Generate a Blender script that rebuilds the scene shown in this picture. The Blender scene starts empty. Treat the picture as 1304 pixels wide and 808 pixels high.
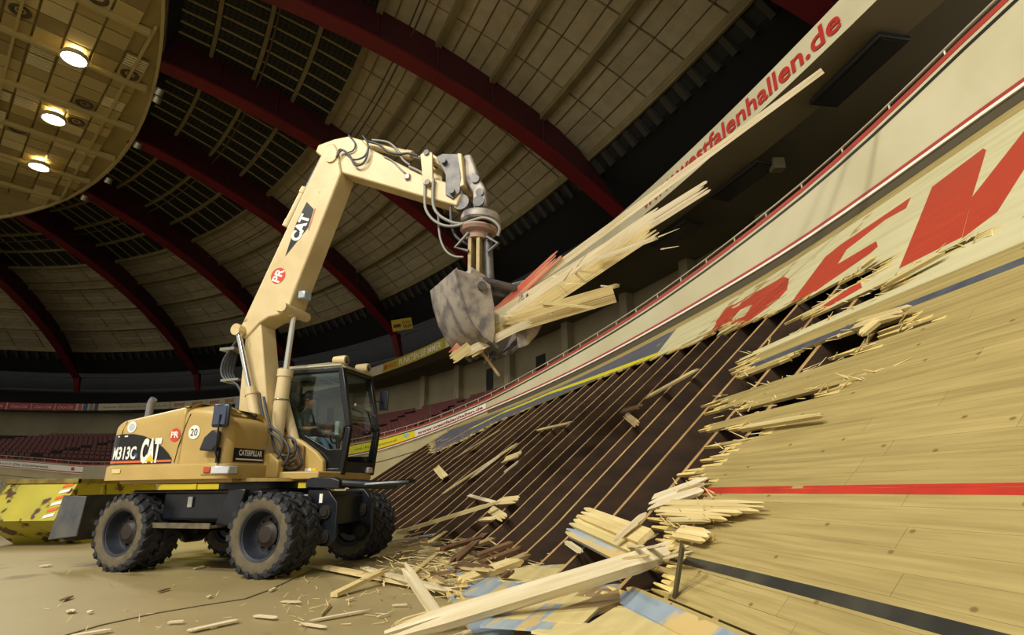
import bpy, bmesh, math, random
import numpy as np
from mathutils import Vector, Matrix
random.seed(7)
SC = bpy.context.scene
COL = SC.collection
# ---------------------------------------------------------------- camera (solved from the machine and the track lines)
F, PIT, ROL, EYE = 700.0, .296, -.013, 1.1
_r = np.array([1, 0, 0.]); _f = np.array([0, math.cos(PIT), math.sin(PIT)]); _u = np.array([0, -math.sin(PIT), math.cos(PIT)])
_c, _s = math.cos(ROL), math.sin(ROL)
_r, _u = _c*_r + _s*_u, -_s*_r + _c*_u
cd = bpy.data.cameras.new('camera'); cam = bpy.data.objects.new('camera', cd); COL.objects.link(cam)
cd.sensor_width = 36; cd.lens = F/1304*36; cd.clip_end = 400; cd.clip_start = .05
cam.matrix_world = Matrix(((_r[0], _u[0], -_f[0], 0), (_r[1], _u[1], -_f[1], 0), (_r[2], _u[2], -_f[2], EYE), (0, 0, 0, 1)))
SC.camera = cam
# ---------------------------------------------------------------- world, lamps, exposure
SC.view_settings.view_transform = 'Standard'; SC.view_settings.look = 'None'
SC.view_settings.exposure = 0.0; SC.view_settings.gamma = 1.0; SC.view_settings.use_curve_mapping = False
w = bpy.data.worlds.new('hall_air'); SC.world = w; w.use_nodes = True
w.node_tree.nodes['Background'].inputs[0].default_value = (1, .95, .84, 1)
w.node_tree.nodes['Background'].inputs[1].default_value = .95

def spot(name, loc, target, power, size=.6, angle=75, blend=.6, col=(1, .95, .83)):
    l = bpy.data.lights.new(name, 'SPOT'); l.energy = power; l.shadow_soft_size = size; l.spot_size = math.radians(angle); l.spot_blend = blend; l.color = col
    o = bpy.data.objects.new(name, l); COL.objects.link(o); o.location = loc
    o.rotation_euler = (Vector(target)-Vector(loc)).to_track_quat('-Z', 'Y').to_euler()
    return o
# floodlights of the round ceiling (the three in view and those of the same rows behind the photographer)
for loc in ((-21.4, 22.1, 21.3), (-26.1, 26.7, 21.3), (-30.9, 31.5, 21.3)):
    spot('floodlight_beam', loc, (loc[0]+10, loc[1]-4, 0), 5000, .5, 120, .8)
spot('floodlight_beam', (-16.5, -3, 21.5), (0, 8, 1), 15500, .9, 62, .6)
spot('floodlight_beam', (-14, -13, 21.5), (2, 9, 2), 15500, .9, 62, .6)
spot('floodlight_beam', (-6.5, -16, 21.5), (0, 10, 3), 11500, .9, 70, .6)

# ---------------------------------------------------------------- helpers
def ray(x, y):
    return _f + (x-652)/F*_r - (y-404)/F*_u
def at_z(x, y, z):
    d = ray(x, y); t = (z-EYE)/d[2]; return Vector((t*d[0], t*d[1], z))
def at_t(x, y, t):
    d = ray(x, y)*t; return Vector((d[0], d[1], d[2]+EYE))
def project(p):
    v = np.array([p[0], p[1], p[2]-EYE]); dd = v@_f
    return 652+F*(v@_r)/dd, 404-F*(v@_u)/dd

def srgb(h):
    h = h.lstrip('#'); out = []
    for i in (0, 2, 4):
        c = int(h[i:i+2], 16)/255; out.append(c/12.92 if c <= .04045 else ((c+.055)/1.055)**2.4)
    return (*out, 1)
MATS = {}
def mat(name, col, rough=.6, metal=0., col2=None, nscale=3., namt=.5, bump=0., bscale=30., stretch=None, uv=False, rnd=0., emit=0., spec=.5, col3=None, n3scale=.6, n3thr=.6, knots=None):
    """procedural surface: base colour, noise-mixed second colour, optional worn third colour, per-object tone, bump"""
    if name in MATS: return MATS[name]
    m = bpy.data.materials.new(name); m.use_nodes = True; nt = m.node_tree; N = nt.nodes; L = nt.links
    b = N['Principled BSDF']; b.inputs['Roughness'].default_value = rough; b.inputs['Metallic'].default_value = metal
    b.inputs['Specular IOR Level'].default_value = spec
    tc = N.new('ShaderNodeTexCoord'); mp = N.new('ShaderNodeMapping')
    L.new(tc.outputs['UV' if uv else 'Object'], mp.inputs[0])
    if stretch: mp.inputs['Scale'].default_value = stretch
    cur = None
    c1 = N.new('ShaderNodeRGB'); c1.outputs[0].default_value = srgb(col); cur = c1.outputs[0]
    def noise(sc, det=5):
        n = N.new('ShaderNodeTexNoise'); n.inputs['Scale'].default_value = sc; n.inputs['Detail'].default_value = det; L.new(mp.outputs[0], n.inputs['Vector']); return n
    def ramp(src, a, bb):
        r = N.new('ShaderNodeMapRange'); r.inputs[1].default_value = a; r.inputs[2].default_value = bb; r.interpolation_type = 'SMOOTHSTEP'; L.new(src, r.inputs[0]); return r.outputs[0]
    def mix(fac, a, col_):
        x = N.new('ShaderNodeMix'); x.data_type = 'RGBA'
        if isinstance(fac, float): x.inputs[0].default_value = fac
        else: L.new(fac, x.inputs[0])
        L.new(a, x.inputs[6]); x.inputs[7].default_value = srgb(col_); return x.outputs[2]
    if col2:
        n = noise(nscale); cur = mix(ramp(n.outputs[0], .5-namt*.4, .5+namt*.4+.05), cur, col2)
    if col3:
        n = noise(n3scale, 8); cur = mix(ramp(n.outputs[0], n3thr, n3thr+.06), cur, col3)
    if knots:
        v_ = N.new('ShaderNodeTexVoronoi'); v_.voronoi_dimensions = '2D'; v_.inputs['Scale'].default_value = knots[0]; mp2 = N.new('ShaderNodeMapping'); mp2.inputs['Scale'].default_value = (.55, 1, 1); L.new(tc.outputs['UV' if uv else 'Object'], mp2.inputs[0]); L.new(mp2.outputs[0], v_.inputs['Vector'])
        r_ = N.new('ShaderNodeMapRange'); r_.inputs[1].default_value = knots[1]; r_.inputs[2].default_value = knots[1]*.45; r_.interpolation_type = 'SMOOTHSTEP'; L.new(v_.outputs['Distance'], r_.inputs[0]); cur = mix(r_.outputs[0], cur, knots[2])
    if rnd:
        oi = N.new('ShaderNodeObjectInfo'); hs = N.new('ShaderNodeHueSaturation')
        r = N.new('ShaderNodeMapRange'); r.inputs[3].default_value = 1-rnd; r.inputs[4].default_value = 1+rnd
        L.new(oi.outputs['Random'], r.inputs[0]); L.new(r.outputs[0], hs.inputs['Value'])
        L.new(cur, hs.inputs['Color']); cur = hs.outputs[0]
    L.new(cur, b.inputs['Base Color'])
    if bump:
        n = noise(bscale, 6); bp = N.new('ShaderNodeBump'); bp.inputs['Strength'].default_value = bump; bp.inputs['Distance'].default_value = .02
        L.new(n.outputs[0], bp.inputs['Height']); L.new(bp.outputs[0], b.inputs['Normal'])
    if emit:
        L.new(cur, b.inputs['Emission Color']); b.inputs['Emission Strength'].default_value = emit
    MATS[name] = m; return m
def glass_mat(name, tint, refl=.12):
    if name in MATS: return MATS[name]
    m = bpy.data.materials.new(name); m.use_nodes = True; nt = m.node_tree; N = nt.nodes; L = nt.links
    N.remove(N['Principled BSDF']); out = N['Material Output']
    t = N.new('ShaderNodeBsdfTransparent'); t.inputs[0].default_value = srgb(tint)
    g = N.new('ShaderNodeBsdfGlossy'); g.inputs['Roughness'].default_value = .03; g.inputs[0].default_value = (.9, .95, 1, 1)
    fr = N.new('ShaderNodeFresnel'); fr.inputs[0].default_value = 1.4
    mx = N.new('ShaderNodeMixShader'); L.new(fr.outputs[0], mx.inputs[0]); L.new(t.outputs[0], mx.inputs[1]); L.new(g.outputs[0], mx.inputs[2]); L.new(mx.outputs[0], out.inputs[0])
    MATS[name] = m; return m

class MB:
    """collects faces, builds ONE mesh object"""
    def __init__(s, xf=None): s.v = []; s.f = []; s.m = []; s.uv = {}; s.xf = xf
    def add(s, vs, fs, mi=0):
        o = len(s.v)
        for p in vs:
            p = Vector(p); s.v.append(tuple(s.xf @ p) if s.xf else tuple(p))
        for f in fs: s.f.append(tuple(i+o for i in f)); s.m.append(mi)
    def box(s, c, size, rot=None, mi=0):
        hx, hy, hz = [q/2 for q in size]
        vs = [Vector((x, y, z)) for x in (-hx, hx) for y in (-hy, hy) for z in (-hz, hz)]
        if rot is not None: vs = [rot @ p for p in vs]
        s.add([p+Vector(c) for p in vs], [(0, 1, 3, 2), (4, 6, 7, 5), (0, 4, 5, 1), (2, 3, 7, 6), (0, 2, 6, 4), (1, 5, 7, 3)], mi)
    def span(s, x0, x1, y0, y1, z0, z1, mi=0): s.box(((x0+x1)/2, (y0+y1)/2, (z0+z1)/2), (abs(x1-x0), abs(y1-y0), abs(z1-z0)), None, mi)
    def beam(s, a, b, wd, th, up=(0, 0, 1), mi=0, w2=None, t2=None):
        a = Vector(a); b = Vector(b); d = (b-a).normalized(); side = d.cross(Vector(up))
        if side.length < 1e-4: side = d.cross(Vector((0, 1, 0)))
        side.normalize(); u = side.cross(d)
        w2 = wd if w2 is None else w2; t2 = th if t2 is None else t2
        vs = [a+side*x*wd/2+u*z*th/2 for x, z in ((-1, -1), (1, -1), (1, 1), (-1, 1))]+[b+side*x*w2/2+u*z*t2/2 for x, z in ((-1, -1), (1, -1), (1, 1), (-1, 1))]
        s.add(vs, [(3, 2, 1, 0), (4, 5, 6, 7), (0, 1, 5, 4), (1, 2, 6, 5), (2, 3, 7, 6), (3, 0, 4, 7)], mi)
    def tube(s, pts, r, n=8, mi=0, caps=True):
        pts = [Vector(p) for p in pts]; rs = r if isinstance(r, (list, tuple)) else [r]*len(pts)
        rings = []; prev = None
        for i, p in enumerate(pts):
            d = (pts[min(i+1, len(pts)-1)]-pts[max(i-1, 0)]).normalized()
            ref = prev if prev is not None else (Vector((0, 0, 1)) if abs(d.z) < .9 else Vector((1, 0, 0)))
            x = (ref-d*ref.dot(d)).normalized(); y = d.cross(x); prev = x
            rings.append([p+(x*math.cos(k*2*math.pi/n)+y*math.sin(k*2*math.pi/n))*rs[i] for k in range(n)])
        vs = [q for rg in rings for q in rg]; fs = []
        for i in range(len(pts)-1):
            for k in range(n): fs.append((i*n+k, i*n+(k+1) % n, (i+1)*n+(k+1) % n, (i+1)*n+k))
        if caps: fs.append(tuple(reversed(range(n)))); fs.append(tuple((len(pts)-1)*n+k for k in range(n)))
        s.add(vs, fs, mi)
    def prism(s, poly, y0, y1, mi=0, plane='xz'):
        n = len(poly)
        P = (lambda a, b, y: (a, y, b)) if plane == 'xz' else ((lambda a, b, y: (a, b, y)) if plane == 'xy' else (lambda a, b, y: (y, a, b)))
        vs = [P(a, b, y0) for a, b in poly]+[P(a, b, y1) for a, b in poly]
        s.add(vs, [tuple(range(n)), tuple(reversed(range(n, 2*n)))]+[(i, i+n, (i+1) % n+n, (i+1) % n) for i in range(n)], mi)
    def lathe(s, prof, c, axis, n=32, mi=0):
        """prof: (radius, along axis)"""
        ax = Vector(axis).normalized(); x = ax.orthogonal().normalized(); y = ax.cross(x); c = Vector(c); vs = []; fs = []
        for r, a in prof:
            for k in range(n): vs.append(c+ax*a+(x*math.cos(2*math.pi*k/n)+y*math.sin(2*math.pi*k/n))*r)
        for i in range(len(prof)-1):
            for k in range(n): fs.append((i*n+k, i*n+(k+1) % n, (i+1)*n+(k+1) % n, (i+1)*n+k))
        s.add(vs, fs, mi)
    def grid(s, rows, mi=0, close=False):
        n = len(rows[0]); vs = [p for r in rows for p in r]
        fs = [(i*n+k, i*n+k+1, (i+1)*n+k+1, (i+1)*n+k) for i in range(len(rows)-1) for k in range(n-1)]
        s.add(vs, fs, mi)
    def build(s, name, mats, parent=None, smooth=0, bevel=0, seg=2, norm=True):
        me = bpy.data.meshes.new(name); me.from_pydata(s.v, [], s.f); me.update()
        mats = mats if isinstance(mats, (list, tuple)) else [mats]
        for m in mats: me.materials.append(m)
        me.polygons.foreach_set('material_index', s.m)
        if norm:
            bm = bmesh.new(); bm.from_mesh(me); bmesh.ops.recalc_face_normals(bm, faces=bm.faces); bm.to_mesh(me); bm.free()
        o = bpy.data.objects.new(name, me); COL.objects.link(o)
        if parent is not None: o.parent = parent
        if smooth:
            me.polygons.foreach_set('use_smooth', [True]*len(me.polygons)); me.set_sharp_from_angle(angle=math.radians(smooth))
        if bevel:
            b = o.modifiers.new('bevel', 'BEVEL'); b.width = bevel; b.segments = seg; b.limit_method = 'ANGLE'; b.angle_limit = math.radians(40); b.harden_normals = False
            if not smooth: me.polygons.foreach_set('use_smooth', [True]*len(me.polygons)); me.set_sharp_from_angle(angle=math.radians(35))
        return o
def tag(o, label=None, cat=None, group=None, kind=None):
    if label: o['label'] = label
    if cat: o['category'] = cat
    if group: o['group'] = group
    if kind: o['kind'] = kind
    return o
def empty(name, loc=(0, 0, 0), rz=0.):
    o = bpy.data.objects.new(name, None); COL.objects.link(o); o.location = loc; o.rotation_euler = (0, 0, rz); o.empty_display_size = .1; return o
_TX = {}
def text2d(s, bold=0., shear=0.):
    """glyph outlines as a flat triangulated mesh, scaled to cap height 1: verts, faces, width"""
    k = (s, bold, shear)
    if k in _TX: return _TX[k]
    cu = bpy.data.curves.new('t', 'FONT'); cu.body = s; cu.offset = bold; cu.shear = shear; cu.resolution_u = 3
    ob = bpy.data.objects.new('t', cu); COL.objects.link(ob)
    me = ob.to_mesh(); vs = [(v.co.x, v.co.y) for v in me.vertices]; fs = [tuple(p.vertices) for p in me.polygons]
    ob.to_mesh_clear(); bpy.data.objects.remove(ob); bpy.data.curves.remove(cu)
    x0 = min(v[0] for v in vs); x1 = max(v[0] for v in vs)
    vs = [((x-x0)/.69, y/.69) for x, y in vs]; _TX[k] = (vs, fs, (x1-x0)/.69); return _TX[k]
def lettering(s, fn, width, height, m, parent, name='lettering', bold=.02, shear=0., both=False):
    """writes s on a surface: fn(u 0..width, v 0..height) -> point"""
    vs, fs, wd = text2d(s, bold, shear); b = MB()
    b.add([fn(x/wd*width, y*height) for x, y in vs], fs)
    return b.build(name, m, parent, norm=False)
def quadpts(fn, u0, u1, v0, v1, n=2):
    return [[fn(u0+(u1-u0)*i/n, v) for i in range(n+1)] for v in (v0, v1)]

# ---------------------------------------------------------------- palette
M_cream = mat('painted_panel', '#c6bf9f', .55, col2='#bab28f', nscale=.8)
M_redtrim = mat('red_trim', '#9e2f22', .5)
M_white = mat('white_paint', '#e8e6da', .5)
M_text_red = mat('red_lettering', '#b0261c', .5)
M_text_dark = mat('dark_lettering', '#2a2a2c', .5)
M_black = mat('black_paint', '#0b0c0e', .45)
M_steelrail = mat('rail_metal', '#b9b29a', .4, .3)
# ---------------------------------------------------------------- hall geometry
TC = np.array([-38.173, -3.873]); TR = 45.876      # centre and radius of the balustrade around the track bend
HC = np.array([-36.5, 5.0])                        # centre of the oval roof
def _ell(c): return lambda ph: 1/math.sqrt(c[0]+c[1]*math.cos(2*ph)+c[2]*math.sin(2*ph))
r_fascia = _ell((3.97235249e-04, 1.06043194e-04, 9.50335047e-05))
r_foot = _ell((3.04258398e-04, 6.75158274e-05, 9.28475572e-05))
r_ring = _ell((0.0011291, 0.00021382, 0.00036311))
def hp(ph, r, z): return Vector((HC[0]+r*math.cos(ph), HC[1]+r*math.sin(ph), z))
def tp(a, rho, z): a = math.radians(a); return Vector((TC[0]+rho*math.cos(a), TC[1]+rho*math.sin(a), z))
_A = [-6, 4, 11.8, 13, 14.4, 16.8, 18.1, 20.5, 24, 28.1, 31.8, 36.2, 42.5, 47.3, 60, 72, 79, 81.7, 86.2, 90, 100, 112]
_PT = [7.9, 7.65, 7.22, 7.06, 6.81, 6.47, 6.35, 6.1, 5.75, 5.38, 5.01, 4.51, 3.91, 3.57, 3.0, 2.8, 2.8, 2.84, 3.17, 3.42, 4.1, 4.9]
_PB = [6.25, 6.2, 6.01, 5.94, 5.81, 5.59, 5.50, 5.36, 5.12, 4.80, 4.51, 4.14, 3.46, 2.98, 2.35, 2.15, 2.2, 2.3, 2.65, 2.93, 3.5, 4.3]
_TT = [6.1, 6.05, 5.81, 5.75, 5.61, 5.40, 5.28, 5.14, 4.91, 4.60, 4.31, 3.96, 3.4, 2.9, 2.2, 2, 2, 2, 2, 2, 2, 2]
def _smooth(xs, ys):
    g = np.linspace(-6, 112, 473); v = np.interp(g, xs, ys); k = np.hanning(17); k /= k.sum()
    vp = np.r_[np.full(8, v[0]), v, np.full(8, v[-1])]; vv = np.convolve(vp, k, 'valid'); return lambda a: float(np.interp(a, g, vv))
z_ptop, z_pbot, z_ttop = _smooth(_A, _PT), _smooth(_A, _PB), _smooth(_A, _TT)
def on_fence(x, y, R=TR):
    d = ray(x, y); D = d[:2]; a = D@D; b = -2*D@TC; c = TC@TC-R*R; t = (-b+math.sqrt(b*b-4*a*c))/(2*a); P = t*d; return math.degrees(math.atan2(P[1]-TC[1], P[0]-TC[0])), P[2]+EYE

# floor -------------------------------------------------------------------------------------------
M_floor = mat('hall_floor', '#a2946c', .42, col2='#918056', nscale=.5, namt=.8, bump=.12, bscale=9, col3='#7d6a48', n3scale=.8, n3thr=.6)
b = MB(); b.span(-110, 20, -30, 85, -.3, 0)
floor = tag(b.build('floor', M_floor), kind='structure')
b = MB(); P = [at_z(x, y, .004) for x, y in ((70, 812), (130, 795), (200, 780), (260, 770), (312, 762), (345, 750), (372, 737), (400, 724))]
for i in range(len(P)-1): b.beam(P[i], P[i+1], .022, .008)
b.build('floor_joint', mat('floor_joint', '#6b6148', .5, .4), floor)

# balustrade around the track ------------------------------------------------------------------------
AR = [i*1.0 for i in range(-6, 113)]
bal = tag(empty('balustrade', (TC[0]+TR, TC[1], 0)), 'cream balustrade wall with red edges and thin rail above the banked track', 'balustrade')
bal.location = (0, 0, 0)
b = MB(); b.grid([[tp(a, TR, z_pbot(a)+.05) for a in AR], [tp(a, TR, z_ptop(a)-.06) for a in AR], [tp(a, TR+.14, z_ptop(a)-.06) for a in AR], [tp(a, TR+.14, z_pbot(a)+.05) for a in AR]])
b.build('panel', M_cream, bal, 40, norm=False)
def strip(name, m, zf0, zf1, r0, r1, ar=AR, par=bal):
    b = MB(); b.grid([[tp(a, r0, zf0(a)) for a in ar], [tp(a, r0, zf1(a)) for a in ar], [tp(a, r1, zf1(a)) for a in ar], [tp(a, r1, zf0(a)) for a in ar], [tp(a, r0, zf0(a)) for a in ar]])
    return b.build(name, m, par, 40)
strip('red_edge', M_redtrim, lambda a: z_ptop(a)+.02, lambda a: z_ptop(a)+.1, TR-.03, TR+.16)
strip('white_edge', M_cream, lambda a: z_ptop(a)-.035, lambda a: z_ptop(a)+.02, TR-.02, TR+.14)
strip('dark_edge', M_black, lambda a: z_ptop(a)-.075, lambda a: z_ptop(a)-.035, TR-.015, TR+.13)
strip('red_edge', M_redtrim, lambda a: z_pbot(a)+.0, lambda a: z_pbot(a)+.06, TR-.03, TR+.1)
strip('white_edge', M_white, lambda a: z_pbot(a)-.045, lambda a: z_pbot(a), TR-.035, TR+.1)
M_lowwall = mat('hall_wall_paint', '#c4b98f', .7, col2='#b3a67c', nscale=.7)
strip('lower_wall', M_lowwall, lambda a: -.02, lambda a: z_pbot(a)-.045, TR+.05, TR+.3)
arr = [i*1.0 for i in range(40, 113)]
strip('ledge', mat('wall_joint', '#57503c', .7), lambda a: z_pbot(a)-.62, lambda a: z_pbot(a)-.595, TR+.02, TR+.06, arr)
b = MB(); b.tube([tp(a, TR+.1, z_ptop(a)+.29) for a in AR], .022, 6); b.build('rail', M_steelrail, bal, 60)
pb = MB(); pb.tube([(0, 0, 0), (0, 0, .21)], .016, 6)
pm = None
for k in range(-6, 62):
    a = 47.1-k*1.2489
    if a < -5: break
    if pm is None: o = pb.build('rail_post', M_steelrail, bal); pm = o.data
    else: o = bpy.data.objects.new('rail_post', pm); COL.objects.link(o); o.parent = bal
    o.location = tp(a, TR+.1, z_ptop(a)+.09)
for k in range(1, 30):
    a = 54.6+k*1.2489; o = bpy.data.objects.new('rail_post', pm); COL.objects.link(o); o.parent = bal; o.location = tp(a, TR+.1, z_ptop(a)+.09)
# banners on the balustrade
def fence_fn(a0, a1, zlo, zhi, off):
    """u in 0..1 along a0->a1 (left to right in the hall), v in 0..1"""
    return lambda u, v: tp(a0+(a1-a0)*u, TR-off, zlo(a0+(a1-a0)*u)*(1-v)+zhi(a0+(a1-a0)*u)*v)
def banner(name, fn, m, par, n=8):
    b = MB(); b.grid(quadpts(fn, 0, 1, 0, 1, n)); return b.build(name, m, par)
lo = lambda a: z_pbot(a)+.07
hi = lambda a: z_ptop(a)-.09
a528, a619, a440 = on_fence(528.5, 560)[0], on_fence(619, 516)[0], on_fence(444, 572)[0]
banner('banner', fence_fn(a528, a619, lo, hi, .012), mat('white_banner', '#ebe7dc', .5), bal)
f0 = fence_fn(a528, a619, lo, hi, .02); lettering('www.westfalenhallen.de', lambda u, v: f0(.04+.92*u, .22+.5*v), 1, 1, mat('brown_red_lettering', '#8e3328', .5), bal, bold=.03)
M_yelban = mat('yellow_banner', '#e6d500', .5)
banner('banner', fence_fn(a440, a528, lo, hi, .012), M_yelban, bal)
f1 = fence_fn(a440, a528, lo, hi, .02); lettering('... und. Für Dortmund.', lambda u, v: f1(.02+.72*u, .32+.3*v), 1, 1, M_text_dark, bal, bold=.0)
b = MB(); b.add([f1(.87+.045*math.cos(t), .66+.22*math.sin(t)) for t in [k*math.pi/8 for k in range(9)]]+[f1(.87, .3)], [tuple(range(10))]); b.build('emblem', mat('sky_blue_print', '#8fc0cf', .5), bal)
a0_, a107 = on_fence(-12, 588)[0], on_fence(107, 597)[0]
lo2 = lambda a: z_ptop(a)-.46
hi2 = lambda a: z_ptop(a)-.06
banner('banner', fence_fn(a0_, a107, lo2, hi2, .012), mat('white_banner', '#ebe7dc', .5), bal)
f2 = fence_fn(a0_, a107, lo2, hi2, .03)
lettering('verbund', lambda u, v: f2(.02+.19*u, .35+.28*v), 1, 1, M_text_dark, bal, bold=0)
lettering('Die Continentale', lambda u, v: f2(.235+.37*u, .26+.42*v), 1, 1, M_text_dark, bal, bold=.004, shear=.2)
b = MB(); b.grid(quadpts(f2, .86, .895, .22, .78, 1)); b.build('emblem', M_text_red, bal)
lettering('ARAG', lambda u, v: f2(.645+.1*u, .32+.2*v), 1, 1, mat('grey_print', '#8b877a', .5), bal, bold=0) if False else None
strip('red_edge', M_redtrim, lambda a: z_ptop(a)-.5, lambda a: z_ptop(a)-.46, TR-.03, TR+.05, [a107+(a0_-a107)*i/10 for i in range(11)])
strip('panel_end', mat('plain_grey_panel', '#a39b82', .6), lambda a: z_ptop(a)-1.05, lambda a: z_ptop(a)-.02, TR-.12, TR-.02, [a107-.05-i*.5 for i in range(8)])

# balcony: fascia, soffit, upper tier ----------------------------------------------------------------
ZF0, ZF1 = 10.2, 11.0
PH = [math.radians(-14+i*1.5) for i in range(0, 98)]
balc = tag(empty('wall_balcony'), kind='structure')
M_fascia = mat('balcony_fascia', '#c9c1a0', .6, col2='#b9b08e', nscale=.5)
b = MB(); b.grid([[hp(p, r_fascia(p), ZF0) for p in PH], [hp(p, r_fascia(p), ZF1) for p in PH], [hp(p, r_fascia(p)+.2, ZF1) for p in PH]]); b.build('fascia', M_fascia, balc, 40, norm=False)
M_soff_lit = mat('balcony_soffit_lit', '#83785a', .8, col2='#776d51', nscale=.4)  # paler front strip: light on the balcony edge put into the colour
M_soff_shaded = mat('balcony_soffit_shaded', '#6e6751', .85, col2='#625c48', nscale=.3)
b = MB(); b.grid([[hp(p, r_fascia(p), ZF0) for p in PH], [hp(p, r_fascia(p)+1.3, ZF0-.05) for p in PH]]); b.build('soffit_beam', M_soff_lit, balc, 40, norm=False)
b = MB(); b.grid([[hp(p, r_fascia(p)+1.3, ZF0-.05) for p in PH], [hp(p, r_fascia(p)+1.35, ZF0+.35) for p in PH], [hp(p, r_fascia(p)+7, ZF0+.3) for p in PH]]); b.build('soffit', M_soff_shaded, balc, 40, norm=False)
M_upper = mat('upper_tier_unlit', '#0d0f11', .9, col2='#15171a', nscale=.6)  # dark seating, with the lack of light also put into the colour
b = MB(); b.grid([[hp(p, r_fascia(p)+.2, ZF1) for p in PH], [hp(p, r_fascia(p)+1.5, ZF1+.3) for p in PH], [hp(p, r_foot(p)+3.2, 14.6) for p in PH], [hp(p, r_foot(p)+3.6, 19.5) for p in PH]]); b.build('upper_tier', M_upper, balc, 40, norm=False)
b = MB(); b.tube([hp(p, r_foot(p)+1.2, 15.9) for p in PH], .06, 5); b.build('tier_rail', mat('dim_rail', '#4a4a44', .6), balc)
# arc-length tables for lettering along the fascia
def fas_fn(x0, y0, x1, y1, off=.03):
    def ang(x, y):
        P = at_z(x, y, 10.6); return math.atan2(P.y-HC[1], P.x-HC[0])
    p0, p1 = ang(x0, y0), ang(x1, y1)
    return lambda u, v: hp(p0+(p1-p0)*u, r_fascia(p0+(p1-p0)*u)-off, ZF0+(ZF1-ZF0)*v)
def fas_y(x): return float(np.interp(x, [-40, 0, 90, 160, 306, 480, 570, 840, 960, 1060, 1090], [517, 517, 517, 515, 509, 470, 438, 262, 150, 22, -18]))
def fas(x0, x1, off=.03): return fas_fn(x0, fas_y(x0), x1, fas_y(x1), off)
M_rb = mat('red_banner', '#a3202a', .5); M_pale = mat('pale_print', '#d9cfc0', .5)
for x0, x1 in ((-40, -17), (-16, 9.5), (11, 38), (39, 66.5), (67.5, 92.5)):
    o = banner('banner', fas(x0, x1, .02), M_rb, balc, 3); f = fas(x0, x1, .05)
    lettering('Coca-Cola', lambda u, v, f=f: f(.14+.72*u, .3+.42*v), 1, 1, M_pale, balc, bold=.0, shear=.35)
for x0, x1, c in ((95, 99.5, '#b0522d'), (101, 106, '#2b3f78'), (108, 112.5, '#77756c'), (114, 118.5, '#3b3a37')):
    banner('colour_square', fas(x0, x1, .03), mat('square'+c, c, .5), balc, 1).scale = (1, 1, 1)
f = fas(124, 204); lettering('www.druckerei-schmidt.de', lambda u, v: f(u, .32+.36*v), 1, 1, mat('grey_lettering', '#77725f', .5), balc, bold=0)
for x0, x1 in ((213, 227), (237.5, 251.5), (262, 275.5), (285, 298)):
    f = fas(x0, x1); lettering('REWE', lambda u, v, f=f: f(u, .28+.44*v), 1, 1, M_text_red, balc, bold=.02)
for x0 in (207, 257): banner('banner_joint', fas(x0, x0+.7), mat('grey_lettering', '#77725f', .5), balc, 1)
banner('banner', fas(485, 572, .02), mat('ochre_banner', '#a99a2c', .5), balc, 6)
f = fas(478, 485); lettering('MIT', lambda u, v: f(.0+u, .25+.5*v), 1, 1, M_pale, balc, bold=.02)
f = fas(487, 503); lettering('POCO', lambda u, v: f(.25+.75*u, .3+.4*v), 1, 1, M_text_red, balc, bold=.015, shear=.2)
b = MB(); b.add([f(.1+.12*math.cos(t*math.pi/6), .5+.3*math.sin(t*math.pi/6)) for t in range(12)], [tuple(range(12))]); b.build('emblem', M_text_red, balc)
f = fas(506, 567); lettering('PUNKTEN SIE IMMER!', lambda u, v: f(u, .2+.6*v), 1, 1, mat('white_lettering', '#e4dfc8', .5), balc, bold=.015)
f = fas(838, 1061); lettering('www.westfalenhallen.de', lambda u, v: f(u, .22+.62*v), 1, 1, M_text_red, balc, bold=.02)
# strip lights under the balcony
for x, y, x2, y2 in ((1048, 133, 1140, 45), (915, 253, 978, 206), (838, 314, 885, 281)):
    a = at_z(x, y, 10.0); c = at_z(x2, y2, 10.0)
    t = tag(empty('strip_light', (a+c)/2), None, None)
    b = MB(); b.beam(a-(a+c)/2, c-(a+c)/2, .75, .12); b.build('housing', mat('lamp_housing', '#232321', .5), t, bevel=.02)
    b = MB(); b.beam((a-c)*.47, (c-a)*.47, .55, .1); o = b.build('louvre', mat('lamp_louvre', '#3a3934', .4, .5), t); o.location = (0, 0, -.03)
    tag(t, {1048: 'unlit dark strip light under the balcony nearest the big balcony lettering', 915: 'unlit dark strip light with a small box at its end under the balcony', 838: 'unlit dark strip light under the balcony behind the splintered long plank'}[x], 'ceiling lamp', 'strip lights under the balcony')
    if x == 915:
        b = MB(); b.box((c-a)*.5+Vector((.3, .1, -.05)), (.35, .3, .35)); b.build('box', M_soff_lit, t, bevel=.02)

# lower stand: steps, back wall, seats ---------------------------------------------------------------
def rho_fascia(a):
    # distance of the fascia from the track centre in direction a
    d = Vector((math.cos(math.radians(a)), math.sin(math.radians(a)))); lo_, hi_ = 30., 110.
    for _ in range(40):
        m_ = (lo_+hi_)/2; p = Vector((TC[0], TC[1]))+d*m_-Vector((HC[0], HC[1]))
        if p.length < r_fascia(math.atan2(p.y, p.x)): lo_ = m_
        else: hi_ = m_
    return lo_
AS = [i*2.0 for i in range(8, 58)]
RW = {a: max(rho_fascia(a), TR)+5 for a in AS}
rw = lambda a: float(np.interp(a, AS, [RW[k] for k in AS]))
NR = 13
def row_rz(a, k):
    r0, z0, r1, z1 = TR+1.2, z_ptop(a)-1.05, rw(a)-.6, 7.6
    return r0+(r1-r0)*k/NR, z0+(z1-z0)*k/NR
b = MB(); rows = []
for k in range(NR+1):
    if k == 0: rows.append([tp(a, TR+.3, row_rz(a, 0)[1]) for a in AS])
    rows.append([tp(a, row_rz(a, k)[0], row_rz(a, max(k-1, 0))[1]) for a in AS]); rows.append([tp(a, row_rz(a, k)[0], row_rz(a, k)[1]) for a in AS])
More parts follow.
